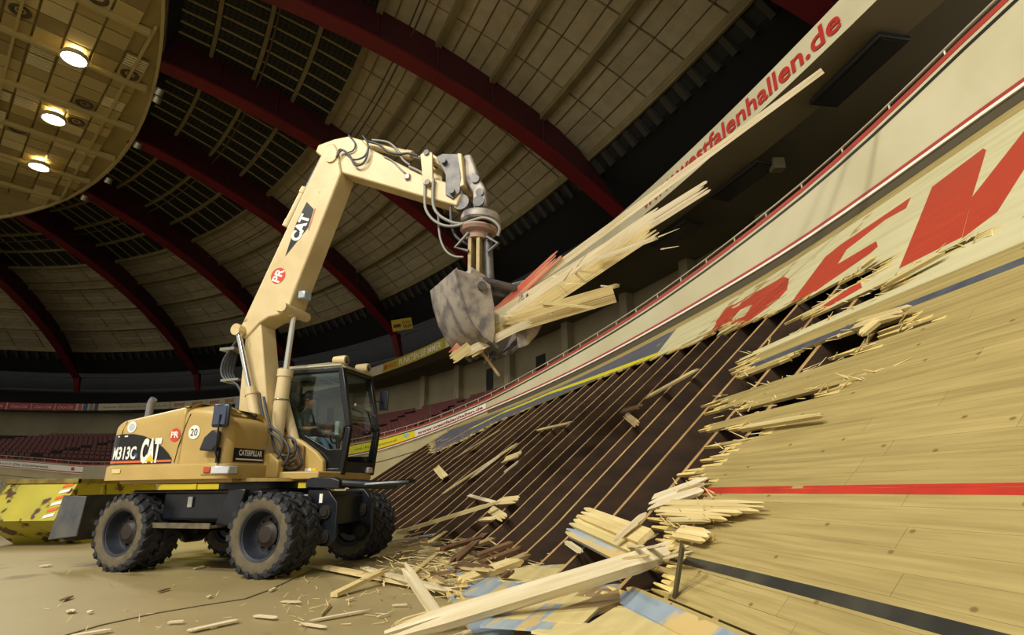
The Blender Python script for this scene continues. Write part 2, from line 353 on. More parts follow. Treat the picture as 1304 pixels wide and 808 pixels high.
rows.append([tp(a, rw(a), 7.6) for a in AS]); b.grid(rows)
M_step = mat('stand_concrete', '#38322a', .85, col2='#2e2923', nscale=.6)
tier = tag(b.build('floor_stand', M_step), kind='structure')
M_back = mat('stand_back_wall', '#a79c7c', .75, col2='#988d6f', nscale=.4)
b = MB(); b.grid([[tp(a, rw(a), 7.5) for a in AS], [tp(a, rw(a), 10.6) for a in AS]]); wall_back = tag(b.build('wall_stand', M_back, None, norm=False), kind='structure')
M_door = mat('door_dark', '#262521', .6)
for k, (a, wdt, z0, z1) in enumerate(((93.5, .9, 7.6, 9.2), (98, 1.2, 7.7, 9.3), (83.5, .8, 7.7, 9.4), (79, .9, 7.7, 9.4), (88.5, 1.3, 8.2, 9.2), (44.5, 1.1, 8.3, 9.3), (27.5, 2.0, 7.6, 9.6), (22, 2.2, 7.6, 9.6), (51, .9, 7.7, 9.6), (74, .9, 7.7, 9.4))):
    b = MB(); b.grid([[tp(a-wdt*.5+wdt*i/4, rw(a-wdt*.5+wdt*i/4)-.05, z) for i in range(5)] for z in (z0, z1)]+[[tp(a-wdt*.5+wdt*i/4, rw(a-wdt*.5+wdt*i/4)+.02, z1) for i in range(5)]])
    b.build('doorway', M_door, wall_back, norm=False)
for a in (90, 81, 76, 71, 60, 55, 48, 41, 35, 30, 25):
    b = MB(); b.box(tp(a, rw(a)-.25, 9.05), (.7, .5, 3.1), Matrix.Rotation(math.radians(a), 3, 'Z')); b.build('pillar', M_back, wall_back)
# seats
sb = MB(); sb.box((0, .0, .18), (.40, .34, .05)); sb.box((0, .19, .40), (.40, .05, .24)); sb.box((0, .12, .08), (.06, .2, .16)); sb.box((0, .19, .24), (.06, .04, .1))
M_seat = mat('seat_red', '#6a231e', .5, rnd=.35)
seat0 = None; cand = []
for k in range(NR):
    a = 33.0
    while a < 104:
        r, z = row_rz(a, k); r += .35
        px, py = project(tp(a, r, z+.4))
        if -10 < px < 660 and not (205 < px < 300) and not (px < 205 and a < 70) and not any(abs(a-q) < .55 for q in (46, 53, 60, 67, 74, 84, 94)):
            cand.append((tp(a, r, z).length, a, r, z))
        a += math.degrees(.53/r)
cand.sort(); smb = MB()
vis = [c for c in cand if project(tp(c[1], c[2], c[3]+.5))[1] < 612]
for i, (d, a, r, z) in enumerate(vis):
    if i < 300:
        if seat0 is None: seat0 = sb.build('stand_seat', M_seat); o = seat0
        else: o = bpy.data.objects.new('stand_seat', seat0.data); COL.objects.link(o)
        o.location = tp(a, r, z); o.rotation_euler = (0, 0, math.radians(a-90))
        tag(o, 'dark red seat in the shaded rows of the lower stand behind the balustrade', 'seat', 'seats of the lower stand')
    else:
        smb.xf = Matrix.Translation(tp(a, r, z)) @ Matrix.Rotation(math.radians(a-90), 4, 'Z')
        smb.box((0, .0, .18), (.40, .34, .05)); smb.box((0, .19, .40), (.40, .05, .24))
if smb.v: tag(smb.build('far_stand_seats', mat('seat_red_far', '#6a231e', .5)), 'rows of dark red seats in the distant part of the lower stand', 'seats', kind='stuff')
# gangway rails in the stand
rb = MB()
rail = tag(empty('wall_gangway_rails'), kind='structure')
for a in (46, 53, 84, 94):
    b = MB()
    for k in (2, 5, 8, 11):
        r, z = row_rz(a, k); b.tube([tp(a, r, z), tp(a, r, z+1.0)], .03, 5)
    b.build('gangway_post', mat('gangway_metal', '#6d675a', .5, .4), rail)
# ---------------------------------------------------------------- roof: red ribs, purlins, slabs
RIB = [math.radians(x) for x in (-22, -5, 12, 28.5, 45, 62.8, 81, 94.6, 108.1, 121, 134)]
def zprof(t): return 15.5+6.6*(1-(1-min(max(t, 0), 1.0))**2.2)
def roofp(ph, t, up=0., side=0.):
    r = r_foot(ph)+(r_ring(ph)-r_foot(ph))*t; p = hp(ph, r, zprof(t)+up)
    if side: p += Vector((-math.sin(ph), math.cos(ph), 0))*side
    return p
roof = tag(empty('ceiling_roof'), kind='structure')
M_rib = mat('rib_red_shaded', '#45131a', .55, col2='#3a1016', nscale=.3)
M_flange = mat('rib_red_lit', '#70161b', .5, col2='#5d1217', nscale=.4)  # flange red brighter than the web, its light put into the colour
TS = [i/16 for i in range(17)]
UP = 2.0
def dep(t): return .35+(UP-.35)*min(1, t/.16)**.8
for ph in RIB:
    b = MB()
    for sd in (-.22, .22): b.grid([[roofp(ph, t, 0, sd) for t in TS], [roofp(ph, t, dep(t), sd) for t in TS]])
    rib = b.build('roof_rib', M_rib, roof, 40)
    b = MB(); b.grid([[roofp(ph, t, 0, -.45) for t in TS], [roofp(ph, t, 0, .45) for t in TS], [roofp(ph, t, .14, .45) for t in TS], [roofp(ph, t, .14, -.45) for t in TS], [roofp(ph, t, 0, -.45) for t in TS]])
    b.build('flange', M_flange, rib, 40)
    for t in (.23, .36, .49, .62, .75, .88):
        for sd in (-.25, .25):
            b = MB(); b.beam(roofp(ph, t, .1, sd), roofp(ph, t, UP, sd), .08, .1); b.build('stiffener', M_rib, rib)
# foot stubs below the ribs
for ph in RIB:
    b = MB(); b.beam(roofp(ph, 0, .2), hp(ph, r_foot(ph)+.9, 13.6), .8, .7, up=(-math.sin(ph), math.cos(ph), 0), w2=.35, t2=.5); b.build('rib_foot', M_flange, roof)
M_pur = mat('purlin_timber', '#8d8058', .7, col2='#7a6e4b', nscale=1.)
M_purd = mat('purlin_dim', '#5b533b', .75, col2='#4d4632', nscale=1.)
M_slab = mat('roof_slab', '#b3a788', .9, col2='#a59877', nscale=1.5, bump=.5, bscale=3., rnd=.08)
M_seam = mat('roof_backing', '#75694c', .95)
M_dark = mat('dark_roof_panel', '#14161a', .6, rnd=.15)
M_batt = mat('roof_batten', '#a39667', .6)
TB = [.10, .23, .36, .49, .62]
TD = [.62, .715, .81, .905, 1.0]
for i in range(len(RIB)-1):
    p0, p1 = RIB[i], RIB[i+1]; da = .004
    pp = lambda f: p0+(p1-p0)*f
    b = MB(); b.grid([[roofp(pp(f/6), t, UP+.12) for f in range(7)] for t in TS[1:]]); b.build('roof_backing', M_seam, roof, norm=False)
    for t in TB[:-1]+[.62]:
        b = MB()
        for f in range(6): b.beam(roofp(pp(f/6), t, UP-.12), roofp(pp((f+1)/6), t, UP-.12), .30, .34)
        b.build('purlin', M_pur, roof)
    NC = 5
    for k in range(4):
        t0, t1 = TB[k], TB[k+1]
        for c in range(NC):
            for hh in range(2):
                ta, tb = t0+(t1-t0)*hh/2, t0+(t1-t0)*(hh+1)/2
                f0, f1 = c/NC+.004, (c+1)/NC-.004; g = .002; dz = random.uniform(-.02, .02)
                tp_ = [(f0, ta+g), (f1, ta+g), (f1, tb-g), (f0, tb-g)]
                b = MB(); vs = [roofp(pp(f), t, UP+dz) for f, t in tp_]+[roofp(pp(f), t, UP+.1) for f, t in tp_]
                b.add(vs, [(0, 1, 2, 3), (7, 6, 5, 4), (0, 4, 5, 1), (1, 5, 6, 2), (2, 6, 7, 3), (3, 7, 4, 0)]); b.build('roof_slab', M_slab, roof)
        # thin sheet joints across a row
        for hh in (.25, .75):
            b = MB()
            for f in range(6): b.beam(roofp(pp(f/6), t0+(t1-t0)*hh, UP-.03), roofp(pp((f+1)/6), t0+(t1-t0)*hh, UP-.03), .05, .05)
            b.build('slab_joint', M_seam, roof)
    for k in range(4):
        t0, t1 = TD[k], TD[k+1]
        b = MB(); b.grid([[roofp(pp(f/4), t, UP-.02) for f in range(5)] for t in (t0, t1)]); b.build('dark_panel', M_dark, roof, norm=False)
        for sgn in (-.14, .14):
            b = MB()
            for f in range(5):
                b.beam(roofp(pp(f/5), t0, UP-.14)+Vector((0, 0, sgn*.2)), roofp(pp((f+1)/5), t0, UP-.14)+Vector((0, 0, sgn*.2)), .2, .2)
            if sgn > 0: b.build('purlin', M_pur, roof)
        nb = 9
        for c in range(1, nb):
            b = MB(); b.beam(roofp(pp(c/nb), t0+.006, UP-.08), roofp(pp(c/nb), t1-.006, UP-.08), .07, .09); b.build('batten', M_batt, roof)
        # fine wire grid of the dark panels: too small to pick apart
        b = MB()
        for c in range(nb*3):
            if c % 3: b.beam(roofp(pp(c/nb/3), t0, UP-.05), roofp(pp(c/nb/3), t1, UP-.05), .03, .03)
        for q in range(1, 8):
            for f in range(4): b.beam(roofp(pp(f/4), t0+(t1-t0)*q/8, UP-.05), roofp(pp((f+1)/4), t0+(t1-t0)*q/8, UP-.05), .035, .03)
        tag(b.build('panel_mesh', mat('panel_mesh_wire', '#3f3d33', .6), roof), kind='stuff')
    # service walkway ropes crossing the bay
    b = MB(); b.tube([roofp(pp(f/6), .55+.0*f, UP-.55) for f in range(7)], .05, 5); b.build('cable', M_purd, roof)
    b = MB(); b.tube([roofp(pp(f/6), .80, UP-.6) for f in range(7)], .05, 5); b.build('cable', M_purd, roof)
# dark edge with blocks where the slabs end
M_edge = mat('roof_edge', '#1d1c19', .8)
for i in range(len(RIB)-1):
    p0, p1 = RIB[i], RIB[i+1]; pp = lambda f: p0+(p1-p0)*f
    b = MB(); b.grid([[roofp(pp(f/6), .10, UP-.3) for f in range(7)], [roofp(pp(f/6), .075, UP-.6) for f in range(7)], [roofp(pp(f/6), -.05, UP-.9) for f in range(7)]]); b.build('eaves_board', M_edge, roof, norm=False)
    for c in range(14):
        f = (c+.5)/14; b = MB(); b.beam(roofp(pp(f), .098, UP-.45), roofp(pp(f), .072, UP-.75), .3, .3); b.build('eaves_block', mat('eaves_block', '#37332a', .8), roof)
    b = MB()
    for f in range(6): b.beam(roofp(pp(f/6), .103, UP-.25), roofp(pp((f+1)/6), .103, UP-.25), .12, .5)
    b.build('eaves_trim', M_pur, roof)

# ---------------------------------------------------------------- round hung ceiling
disc = tag(empty('ceiling_disc'), kind='structure')
ZD = 22.0
NP = [math.radians(k*4) for k in range(90)]
M_disc = mat('disc_board', '#a5935a', .8, col2='#94834f', nscale=.5)
b = MB(); b.add([hp(p, r_ring(p), ZD+.15) for p in NP], [tuple(range(90))]); b.add([hp(p, r_ring(p), ZD+.4) for p in NP], [tuple(range(90))])
b.build('backing', M_disc, disc)
b = MB(); b.grid([[hp(p, r_ring(p)+d, z) for p in NP+[NP[0]]] for d, z in ((0, ZD-.1), (.15, ZD-.1), (.15, ZD+.9), (0, ZD+.9), (0, ZD-.1))]); b.build('rim', mat('disc_rim', '#b3a26a', .6), disc, 40)
# collar between the ring and the roof
b = MB(); b.grid([[hp(p, r_ring(p)+d, z) for p in NP+[NP[0]]] for d, z in ((.2, ZD+.8), (.8, ZD+2.4))]); b.build('collar', M_edge, disc, norm=False)
ux = Vector((math.cos(math.radians(47)), math.sin(math.radians(47)), 0)); vx = Vector((-ux.y, ux.x, 0))
O = Vector((-23.8, 20.5, 0)); TW = 1.13
def inring(p, m=0.): q = Vector((p.x-HC[0], p.y-HC[1])); return q.length < r_ring(math.atan2(q.y, q.x))-m
M_tiles = [mat('ceiling_tile_tan', '#b09c60', .8, rnd=.1), mat('ceiling_tile_brown', '#96834c', .85, rnd=.1), mat('ceiling_tile_pale', '#cdbb84', .7, rnd=.08), mat('ceiling_tile_buff', '#bba76b', .8, rnd=.1)]
tiles = []
for i in range(-16, 20):
    for j in range(-9, 18):
        c = O+ux*((i+.5)*TW)+vx*((j+.5)*TW)
        if not inring(c, .75): continue
        px, py = project((c.x, c.y, ZD))
        if (Vector((c.x, c.y, ZD))-Vector((0, 0, EYE))).dot(Vector(_f)) < 1: continue
        if -60 < px < 230 and -60 < py < 290: tiles.append((c.length, i, j, c))
tiles.sort(); rt = random.Random(3); TM = {}
R47 = Matrix.Rotation(math.radians(47), 3, 'Z')
for n_, (d, i, j, c) in enumerate(tiles[:420]):
    kd = rt.random(); m = M_tiles[0 if kd < .4 else 1 if kd < .66 else 2 if kd < .8 else 3]
    if m.name not in TM:
        b = MB(); b.box((0, 0, 0), (TW-.1, TW-.1, .08)); o = b.build('ceiling_tile', m, disc); TM[m.name] = o.data
    else: o = bpy.data.objects.new('ceiling_tile', TM[m.name]); COL.objects.link(o); o.parent = disc
    o.location = (c.x, c.y, ZD+.05-rt.uniform(0, .05)); o.rotation_euler = (0, 0, math.radians(47))
    if rt.random() < .08:
        for q in range(5):
            b = MB(); b.box((0, (q-2)*.2, -.07), (.95, .07, .05)); s_ = b.build('grille_bar', mat('grille_bar', '#e0d6ac', .5), o)
    elif rt.random() < .07:
        b = MB(); b.lathe([(.42, -.05), (.42, -.1), (.3, -.1), (.2, -.03), (.0, -.06)], (0, 0, 0), (0, 0, 1), 16); b.build('loudspeaker', mat('speaker_brown', '#4c4026', .6), o)
M_dbeam = mat('disc_beam', '#b7a468', .6)
for j in range(-8, 20, 4):
    pts = [O+ux*s_+vx*(j*TW) for s_ in np.arange(-30, 30, .5)]; pts = [p for p in pts if inring(p, .1)]
    if len(pts) > 1:
        b = MB(); b.beam((pts[0].x, pts[0].y, ZD-.08), (pts[-1].x, pts[-1].y, ZD-.08), .22, .34); b.build('ceiling_beam', M_dbeam, disc)
for i in range(-16, 20, 4):
    pts = [O+ux*((i+.5)*TW*1.0)+vx*s_ for s_ in np.arange(-14, 30, .5)]; pts = [p for p in pts if inring(p, .1)]
    if len(pts) > 1:
        b = MB(); b.beam((pts[0].x, pts[0].y, ZD-.0), (pts[-1].x, pts[-1].y, ZD-.0), .12, .2); b.build('cross_bar', M_dbeam, disc)
M_lens = mat('lamp_lens', '#fff6d8', .3, emit=90.)
for loc, nm in zip(((-21.4, 22.1), (-26.1, 26.7), (-30.9, 31.5)), ('largest and highest glowing floodlight set in the round ceiling', 'middle glowing floodlight of the row in the round ceiling', 'smallest glowing floodlight of the row in the round ceiling, farthest off')):
    t = tag(empty('floodlight', (*loc, ZD-.35)), nm, 'ceiling lamp', 'floodlights in the round ceiling')
    b = MB(); b.lathe([(.2, .12), (.5, .05), (.62, -.25), (.52, -.25), (.45, -.12)], (0, 0, 0), (0, 0, 1), 20); b.build('housing', mat('lamp_shell', '#cfc4a0', .4, .3), t, 40)
    b = MB(); b.lathe([(.5, -.18), (.3, -.24), (0.001, -.26)], (0, 0, 0), (0, 0, 1), 20); b.build('lens', M_lens, t, 40)
# stage spots hanging at the rim
for k, (x, y) in enumerate(((203, 118), (199, 127), (170, 183), (130, 226), (98, 247))):
    p = at_z(x, y, ZD-.5); ph = math.atan2(p.y-HC[1], p.x-HC[0]); p = hp(ph, r_ring(ph)+.35, ZD-.2)
    t = tag(empty('stage_spot', p), 'small silver stage spot hanging under the rim of the round ceiling', 'stage lamp', 'stage spots at the ceiling rim')
    b = MB(); b.lathe([(.12, .2), (.2, .15), (.22, -.2), (.18, -.2), (.1, -.1)], (0, 0, -.25), (.5, -.3, .8), 12); b.build('can', mat('spot_can', '#a8a48f', .3, .6), t, 40)
    b = MB(); b.tube([(0, 0, 0), (0, 0, .4)], .03, 6); b.build('hanger', M_edge, t)
# ---------------------------------------------------------------- banked track
TW_ = 6.1; R0 = TR-TW_
def zq(a, q):
    zt = z_ttop(a); z = .05+max(q, .3)/TW_*(zt-.05)
    if q < .3:
        m = (zt-.05)/TW_; d = .3-q; L_ = .42
        z -= m*(d-d*d/(2*L_)) if d < L_ else m*L_/2+.05*(d-L_)
    return max(z, .03)
def T(a, q, w=0.):
    if w == 0: return tp(a, R0+q, zq(a, q))
    s = (zq(a, q+.05)-zq(a, q-.05))/.1; n = Vector((-s, 1)).normalized()
    return tp(a, R0+q+n.x*w, zq(a, q)+n.y*w)
def on_track(x, y):
    d = ray(x, y); t0 = .5; prev = None
    for t in np.linspace(.6, 60, 1500):
        P = t*d[:2]; v = P-TC; rho = math.hypot(*v); a = math.degrees(math.atan2(v[1], v[0])); e = zq(a, rho-R0)-(EYE+t*d[2])
        if e >= 0: break
        t0 = t
    lo_, hi_ = t0, t
    for _ in range(25):
        t = (lo_+hi_)/2; P = t*d[:2]; v = P-TC; rho = math.hypot(*v); a = math.degrees(math.atan2(v[1], v[0]))
        if zq(a, rho-R0)-(EYE+t*d[2]) >= 0: hi_ = t
        else: lo_ = t
    return a, rho-R0
TORN = [(551,577),(575,566),(600,553),(640,533),(700,508),(760,482),(830,455),(880,437),(893,434),(905,424),(922,412),(940,414),(980,400),(1005,388),(1040,374),(1090,347),(1118,338),(1118,350),(1095,360),(1060,378),(1020,402),(1060,392),(1100,375),(1130,362),(1145,348),(1200,320),(1262,296),(1266,300),(1180,336),(1130,373),(1080,396),(1030,418),(990,433),(955,449),(951,462),(950,478),(1000,456),(1060,430),(1102,417),(1125,412),(1176,409),(1139,425),(1080,452),(1043,465),(983,486),(931,501),(918,504),(918,521),(950,516),(1000,503),(1080,482),(1140,465),(1085,489),(985,517),(935,530),(906,531),(909,543),(983,543),(961,557),(928,561),(918,576),(907,589),(887,609),(892,617),(857,645),(842,660),(866,684),(853,702),(845,735),(700,900),(300,760),(430,600)]
def inpoly(x, y, P):
    c = False; j = len(P)-1
    for i in range(len(P)):
        xi, yi = P[i]; xj, yj = P[j]
        if (yi > y) != (yj > y) and x < (xj-xi)*(y-yi)/(yj-yi)+xi: c = not c
        j = i
    return c
def clip(poly, a0, a1, q0, q1):
    for ax, lim, sg in ((0, a0, 1), (0, a1, -1), (1, q0, 1), (1, q1, -1)):
        out = []; n = len(poly)
        for i in range(n):
            A, B = poly[i], poly[(i+1) % n]; da, db = sg*(A[ax]-lim), sg*(B[ax]-lim)
            if da >= 0: out.append(A)
            if da*db < 0:
                t = da/(da-db); out.append((A[0]+(B[0]-A[0])*t, A[1]+(B[1]-A[1])*t))
        poly = out
        if len(poly) < 3: return []
    return poly
M_plank = mat('track_pine', '#ac9a63', .6, col2='#8d7c4b', nscale=3.2, namt=.75, stretch=(.35, 11, 1), uv=True, rnd=.06, bump=.3, bscale=7, knots=(3.6, .045, '#7a6338'), spec=.35)
M_pblack = mat('track_black_line', '#1d1d18', .6, col2='#3d3a2c', nscale=3, uv=True)
M_pred = mat('track_red_line', '#b8301d', .55, col2='#a12a1c', nscale=3, uv=True)
M_pblue = mat('track_blue_line', '#3c4250', .6, col2='#565a60', nscale=3, uv=True)
M_pcream = mat('track_cream_paint', '#c8c29a', .6, col2='#bab287', nscale=1.2, stretch=(.6, 6, 1), uv=True)
M_pgrey = mat('track_bluegrey_paint', '#575b66', .6, col2='#4a4e5a', nscale=1.2, stretch=(.6, 6, 1), uv=True)
M_pyel = mat('track_yellow_paint', '#cdc413', .6, uv=True)
M_plet = mat('track_red_lettering', '#b03a22', .6, col2='#a23720', nscale=1.5, stretch=(.5, 12, 1), uv=True, col3='#c98a5e', n3scale=7., n3thr=.69)
M_por = mat('track_orange_paint', '#c4703a', .6, uv=True)
M_papr = mat('track_apron_blue', '#7488a0', .6, col2='#8f9ca6', nscale=1.4, uv=True, col3='#bfa56c', n3scale=1.1, n3thr=.55)
M_tip = mat('torn_pine', '#d9c27c', .7, col2='#c2a860', nscale=5, stretch=(.5, 14, 1), uv=True)
PM = [M_plank, M_pblack, M_pred, M_pblue, M_pcream, M_pgrey, M_pyel, M_plet, M_por, M_papr, M_tip]
def px(*pts): return [on_track(*p) for p in pts]
def shp(poly):  # make counter-clockwise
    A = sum(poly[i][0]*poly[(i+1) % len(poly)][1]-poly[(i+1) % len(poly)][0]*poly[i][1] for i in range(len(poly))); return poly if A > 0 else poly[::-1]
ZONES = [(4, .0012, [(-8, 2.85), (19.95, 2.85), (21.85, 5.72), (-8, 5.72)]), (5, .0012, [(19.95, 2.85), (41, 2.85), (41, 5.72), (21.85, 5.72)]),
         (1, .0012, [(-8, .505), (41, .505), (41, .557), (-8, .557)]), (2, .0012, [(-8, 1.025), (41, 1.025), (41, 1.078), (-8, 1.078)]), (3, .0012, [(-8, 2.585), (41, 2.585), (41, 2.665), (-8, 2.665)]),
         (9, .0012, [(-8, -1.4), (41, -1.4), (41, .27), (-8, .27)])]
yl = px((838, 451), (760, 479), (700, 500), (640, 525), (600, 545), (570, 562), (540, 580))
for k in range(len(yl)-1):
    (a0, q0), (a1, q1) = yl[k], yl[k+1]; ZONES.append((6 if k < 4 else 8, .0022, [(a0, q0-.1), (a1, q1-.1), (a1, q1+.1), (a0, q0+.1)]))
for P in (((889,438),(925,392),(939,384),(943,395),(933,408),(915,428)), ((939,384),(998,352),(1005,355),(957.6,388),(943,395)), ((957.6,388),(1005,355),(1002,369),(990,382),(947,405)), ((933,408),(947,403),(990,382),(940,419),(915,430)),
          ((1007,386),(1051,327),(1071,311),(1078,318),(1067,336),(1040,370)), ((1071,311),(1160,251),(1154,265),(1127,280),(1078,318)), ((1067,336),(1116,307),(1118,314),(1109,322),(1051,362),(1040,370)), ((1035,398),(1095,357),(1098,366),(1060,388)),
          ((1145,342),(1187,238),(1252,189),(1256,191),(1238,251),(1225,302)), ((1238,251),(1304,167),(1360,110),(1360,160),(1304,216),(1270,270),(1225,304))):
    ZONES.append((7, .0026, px(*P)))
ZONES = [(m, w_, shp(p)) for m, w_, p in ZONES]
TH = .03
def slat(b, uvs, a0, a1, q0, q1, j0, j1, lift=0.):
    """one board strip from a0 to a1; j0/j1 = length of a broken tip (degrees) at each end"""
    n = max(1, int((a1-a0)/1.0)); st = [a0+(a1-a0)*i/n for i in range(n+1)]
    base = len(b.v); vs = []; fs = []
    sec = []
    for i, a in enumerate(st): sec.append((a, q0, q1))
    if j0: sec.insert(0, (a0-j0, q0+(q1-q0)*random.uniform(.1, .5), q0+(q1-q0)*random.uniform(.5, .9)))
    if j1: sec.append((a1+j1, q0+(q1-q0)*random.uniform(.1, .5), q0+(q1-q0)*random.uniform(.5, .9)))
    for a, qa, qb in sec:
        for q, w_ in ((qa, lift), (qb, lift), (qb, lift-TH), (qa, lift-TH)):
            vs.append(T(a, q, w_)); uvs.append((math.radians(a)*R0, q))
    m = len(sec)
    for i in range(m-1):
        for k in range(4): fs.append((i*4+k, i*4+(k+1) % 4, i*4+4+(k+1) % 4, i*4+4+k))
    fs.append((0, 1, 2, 3)); fs.append((m*4-1, m*4-2, m*4-3, m*4-4))
    nb = len(b.m); b.add(vs, fs, 0)
    if j0: b.m[nb:nb+4] = [10]*4
    if j1: b.m[nb+(m-2)*4:nb+(m-1)*4] = [10]*4
    for mi, w_, poly in ZONES:
        if max(p[1] for p in poly) < q0 or min(p[1] for p in poly) > q1: continue
        c0 = a0
        while c0 < a1-1e-6:
            c1 = min(a1, math.floor(c0+1e-7)+1)
            pc = clip(poly, c0, c1, q0, q1)
            if pc:
                uvs.extend((math.radians(a)*R0, q) for a, q in pc); b.add([T(a, q, w_+lift) for a, q in pc], [tuple(range(len(pc)))], mi)
            c0 = c1
track = tag(empty('banked_cycle_track'), 'banked wooden cycle track, half torn open, with red and black lines and big red letters', 'cycle track')
nplank = 0
def plank(a0, a1, q0, q1, t0, t1, name='plank', lift=0.):
    global nplank
    b = MB(); uvs = []
    for k in range(3):
        qa, qb = q0+(q1-q0)*k/3, q0+(q1-q0)*(k+1)/3
        e0 = a0+(random.uniform(-.25, .35) if t0 else 0); e1 = a1+(random.uniform(-.35, .25) if t1 else 0)
        slat(b, uvs, e0, e1, qa, qb, random.uniform(.1, .5) if t0 else 0, random.uniform(.1, .5) if t1 else 0, lift)
    o = b.build(name, PM, track, norm=False); me = o.data
    uvl = me.uv_layers.new(name='UVMap'); vi = np.empty(len(me.loops), dtype=np.int32); me.loops.foreach_get('vertex_index', vi)
    uvl.data.foreach_set('uv', np.array(uvs, dtype=np.float32)[vi].ravel()); nplank += 1
    return o
rq = random.Random(11)
NROW = 61; DQ = (TW_-.30)/NROW
for i in range(NROW):
    q0 = .30+i*DQ; q1 = q0+DQ-.0008; qc = (q0+q1)/2
    runs = []; cur = None; a = 1.0
    while a <= 39.0:
        p = T(a, qc); x, y = project(p)
        ins = inpoly(x, y, TORN) or (a > 30 and x < 551)
        if not ins: cur = [a, a] if cur is None else [cur[0], a]
        elif cur: runs.append(cur); cur = None
        a += .06
    if cur: runs.append(cur)
    for k, (s0, s1) in enumerate(runs):
        if s1-s0 < .35: continue
        t0, t1 = s0 > 1.1, True
        a = s0; L_ = 5.2; first = True
        nxt = s0+rq.uniform(2.0, 5.2)
        while a < s1-.01:
            e = min(s1, nxt)
            if s1-e < 1.2: e = s1
            plank(a+.004, e, q0, q1, t0 and first, e == s1)
            first = False; a = e; nxt = e+rq.uniform(4.2, 6.5)
# apron at the foot of the bank
for i in range(9):
    q0 = .29-(i+1)*.145; q1 = q0+.143
    for a0, a1 in ((1.0, 6.2), (6.2, rq.uniform(12.5, 17.2) if i > 2 else 12.6)):
        plank(a0+.01, a1, q0, q1, False, a1 > 9, 'apron_board')
# joists
M_jo = mat('joist_brown', '#4a3524', .85, col2='#35261a', nscale=2., stretch=(1, 1, 3), rnd=.2)
M_joe = mat('joist_edge', '#b08f5c', .8, col2='#8d6d42', nscale=6.)
M_brace = mat('brace_brown', '#7d6247', .85, col2='#5c462f', nscale=3., rnd=.25)
rj = random.Random(5)
for k in range(34):
    a = 6.8+k*.992+rj.uniform(-.06, .06); tan = Vector((-math.sin(math.radians(a)), math.cos(math.radians(a)), 0))
    lean = rj.uniform(-.1, .1) if a > 20 else 0
    qs = [.05+i*.59 for i in range(11)]; b = MB(); vs = []; fs = []
    hw = .032; D = .36
    for q in qs:
        p = T(a, q, -TH-.004); pd = T(a, q, -TH-.004-D); pd.z = max(pd.z, .01)
        vs += [p-tan*hw, p+tan*hw, pd+tan*hw, pd-tan*hw]
    n = len(qs)
    for i in range(n-1):
        o4 = i*4
        fs += [(o4, o4+1, o4+5, o4+4)]
    b.add(vs, fs, 1); b.f.clear(); b.m.clear()
    for i in range(n-1):
        for kk in range(4): b.f.append((i*4+kk, i*4+(kk+1) % 4, i*4+4+(kk+1) % 4, i*4+4+kk)); b.m.append(1 if kk == 0 else 0)
    b.f += [(0, 1, 2, 3), (n*4-1, n*4-2, n*4-3, n*4-4)]; b.m += [0, 0]
    jo = b.build('joist', [M_jo, M_joe], track)
    for q in (1.4, 2.6, 3.8, 5.0, 5.9):
        p = T(a, q, -.4)+tan*.04
        b = MB(); b.span(-.06, .06, -.025, .025, 0, max(p.z, .1)); o = b.build('post', M_brace, jo); o.location = (p.x, p.y, 0); o.rotation_euler = (0, 0, math.radians(a))
    b = MB(); c1 = T(a, 1.0, -.5)+tan*.05; c2 = T(a, 5.9, -.5)+tan*.05
    b.beam((c1.x, c1.y, .25), (c2.x, c2.y, c2.z*.55), .04, .2); b.beam((c1.x, c1.y, .12), (c2.x, c2.y, .15), .04, .2); b.build('lower_chord', M_brace, jo)
    for q in (rj.uniform(.8, 1.6), rj.uniform(2.2, 3.2), rj.uniform(3.6, 4.6)):
        b = MB(); b.beam(T(a, q, -.3), T(a+.98, q+rj.uniform(-.3, .3), -.3-rj.uniform(.0, .25)), .03, .16, up=(0, 0, 1)); b.build('cross_brace', M_brace, track)
b = MB(); aa = [1+i for i in range(40)]
b.grid([[tp(a, TR-.02, 0) for a in aa], [tp(a, TR-.02, z_ttop(a)-.05) for a in aa]]); b.build('shade_backing', M_jo, track, norm=False)  # added dark sheet over the pale wall, stands in for shade behind the joists
# dark gap board between track and balustrade
b = MB(); b.grid([[tp(a, TR-.03, z_ttop(a)-.02) for a in aa[:36]], [tp(a, TR-.0, z_pbot(a)-.05) for a in aa[:36]]]); b.build('gap_board', mat('gap_board', '#4a422e', .8), track, norm=False)
# flat dark brown sheet on the ground under the joists
b = MB(); b.grid([[tp(a, R0+.3, .012) for a in aa], [tp(a, TR-.03, .012) for a in aa]]); b.build('ground_board', mat('underfloor_brown', '#4a3826', .9), track, norm=False)
# ---------------------------------------------------------------- wheeled excavator
EX = empty('wheeled_excavator', (-4.073, 9.18, 0), -.332)
tag(EX, 'yellow wheeled excavator with raised two-piece boom and clamshell grab holding torn boards', 'excavator')
EXM = Matrix.Translation((-4.073, 9.18, 0)) @ Matrix.Rotation(-.332, 4, 'Z'); EXI = EXM.inverted()
U = Matrix.Rotation(.056, 4, 'Z')                      # slewed upper body
UW = EXM @ U; UWI = UW.inverted()
def up(x, y, yl):
    """photo direction met with the vertical plane y = yl of the upper body"""
    o = UWI @ Vector((0, 0, EYE)); d = ray(x, y); d = UWI.to_3x3() @ Vector(d); t = (yl-o.y)/d.y; return o+d*t
def UB(): return MB(U)
M_cat = mat('machine_yellow', '#b99d5c', .42, col2='#ae9253', nscale=2., col3='#8a6f38', n3scale=2.5, n3thr=.74)
M_boom = mat('boom_yellow', '#d2bf92', .45, col2='#c5b081', nscale=2.5, col3='#8d7a4c', n3scale=3., n3thr=.72)
M_blk = mat('machine_black', '#0d1016', .32, col2='#1a1d25', nscale=4.)
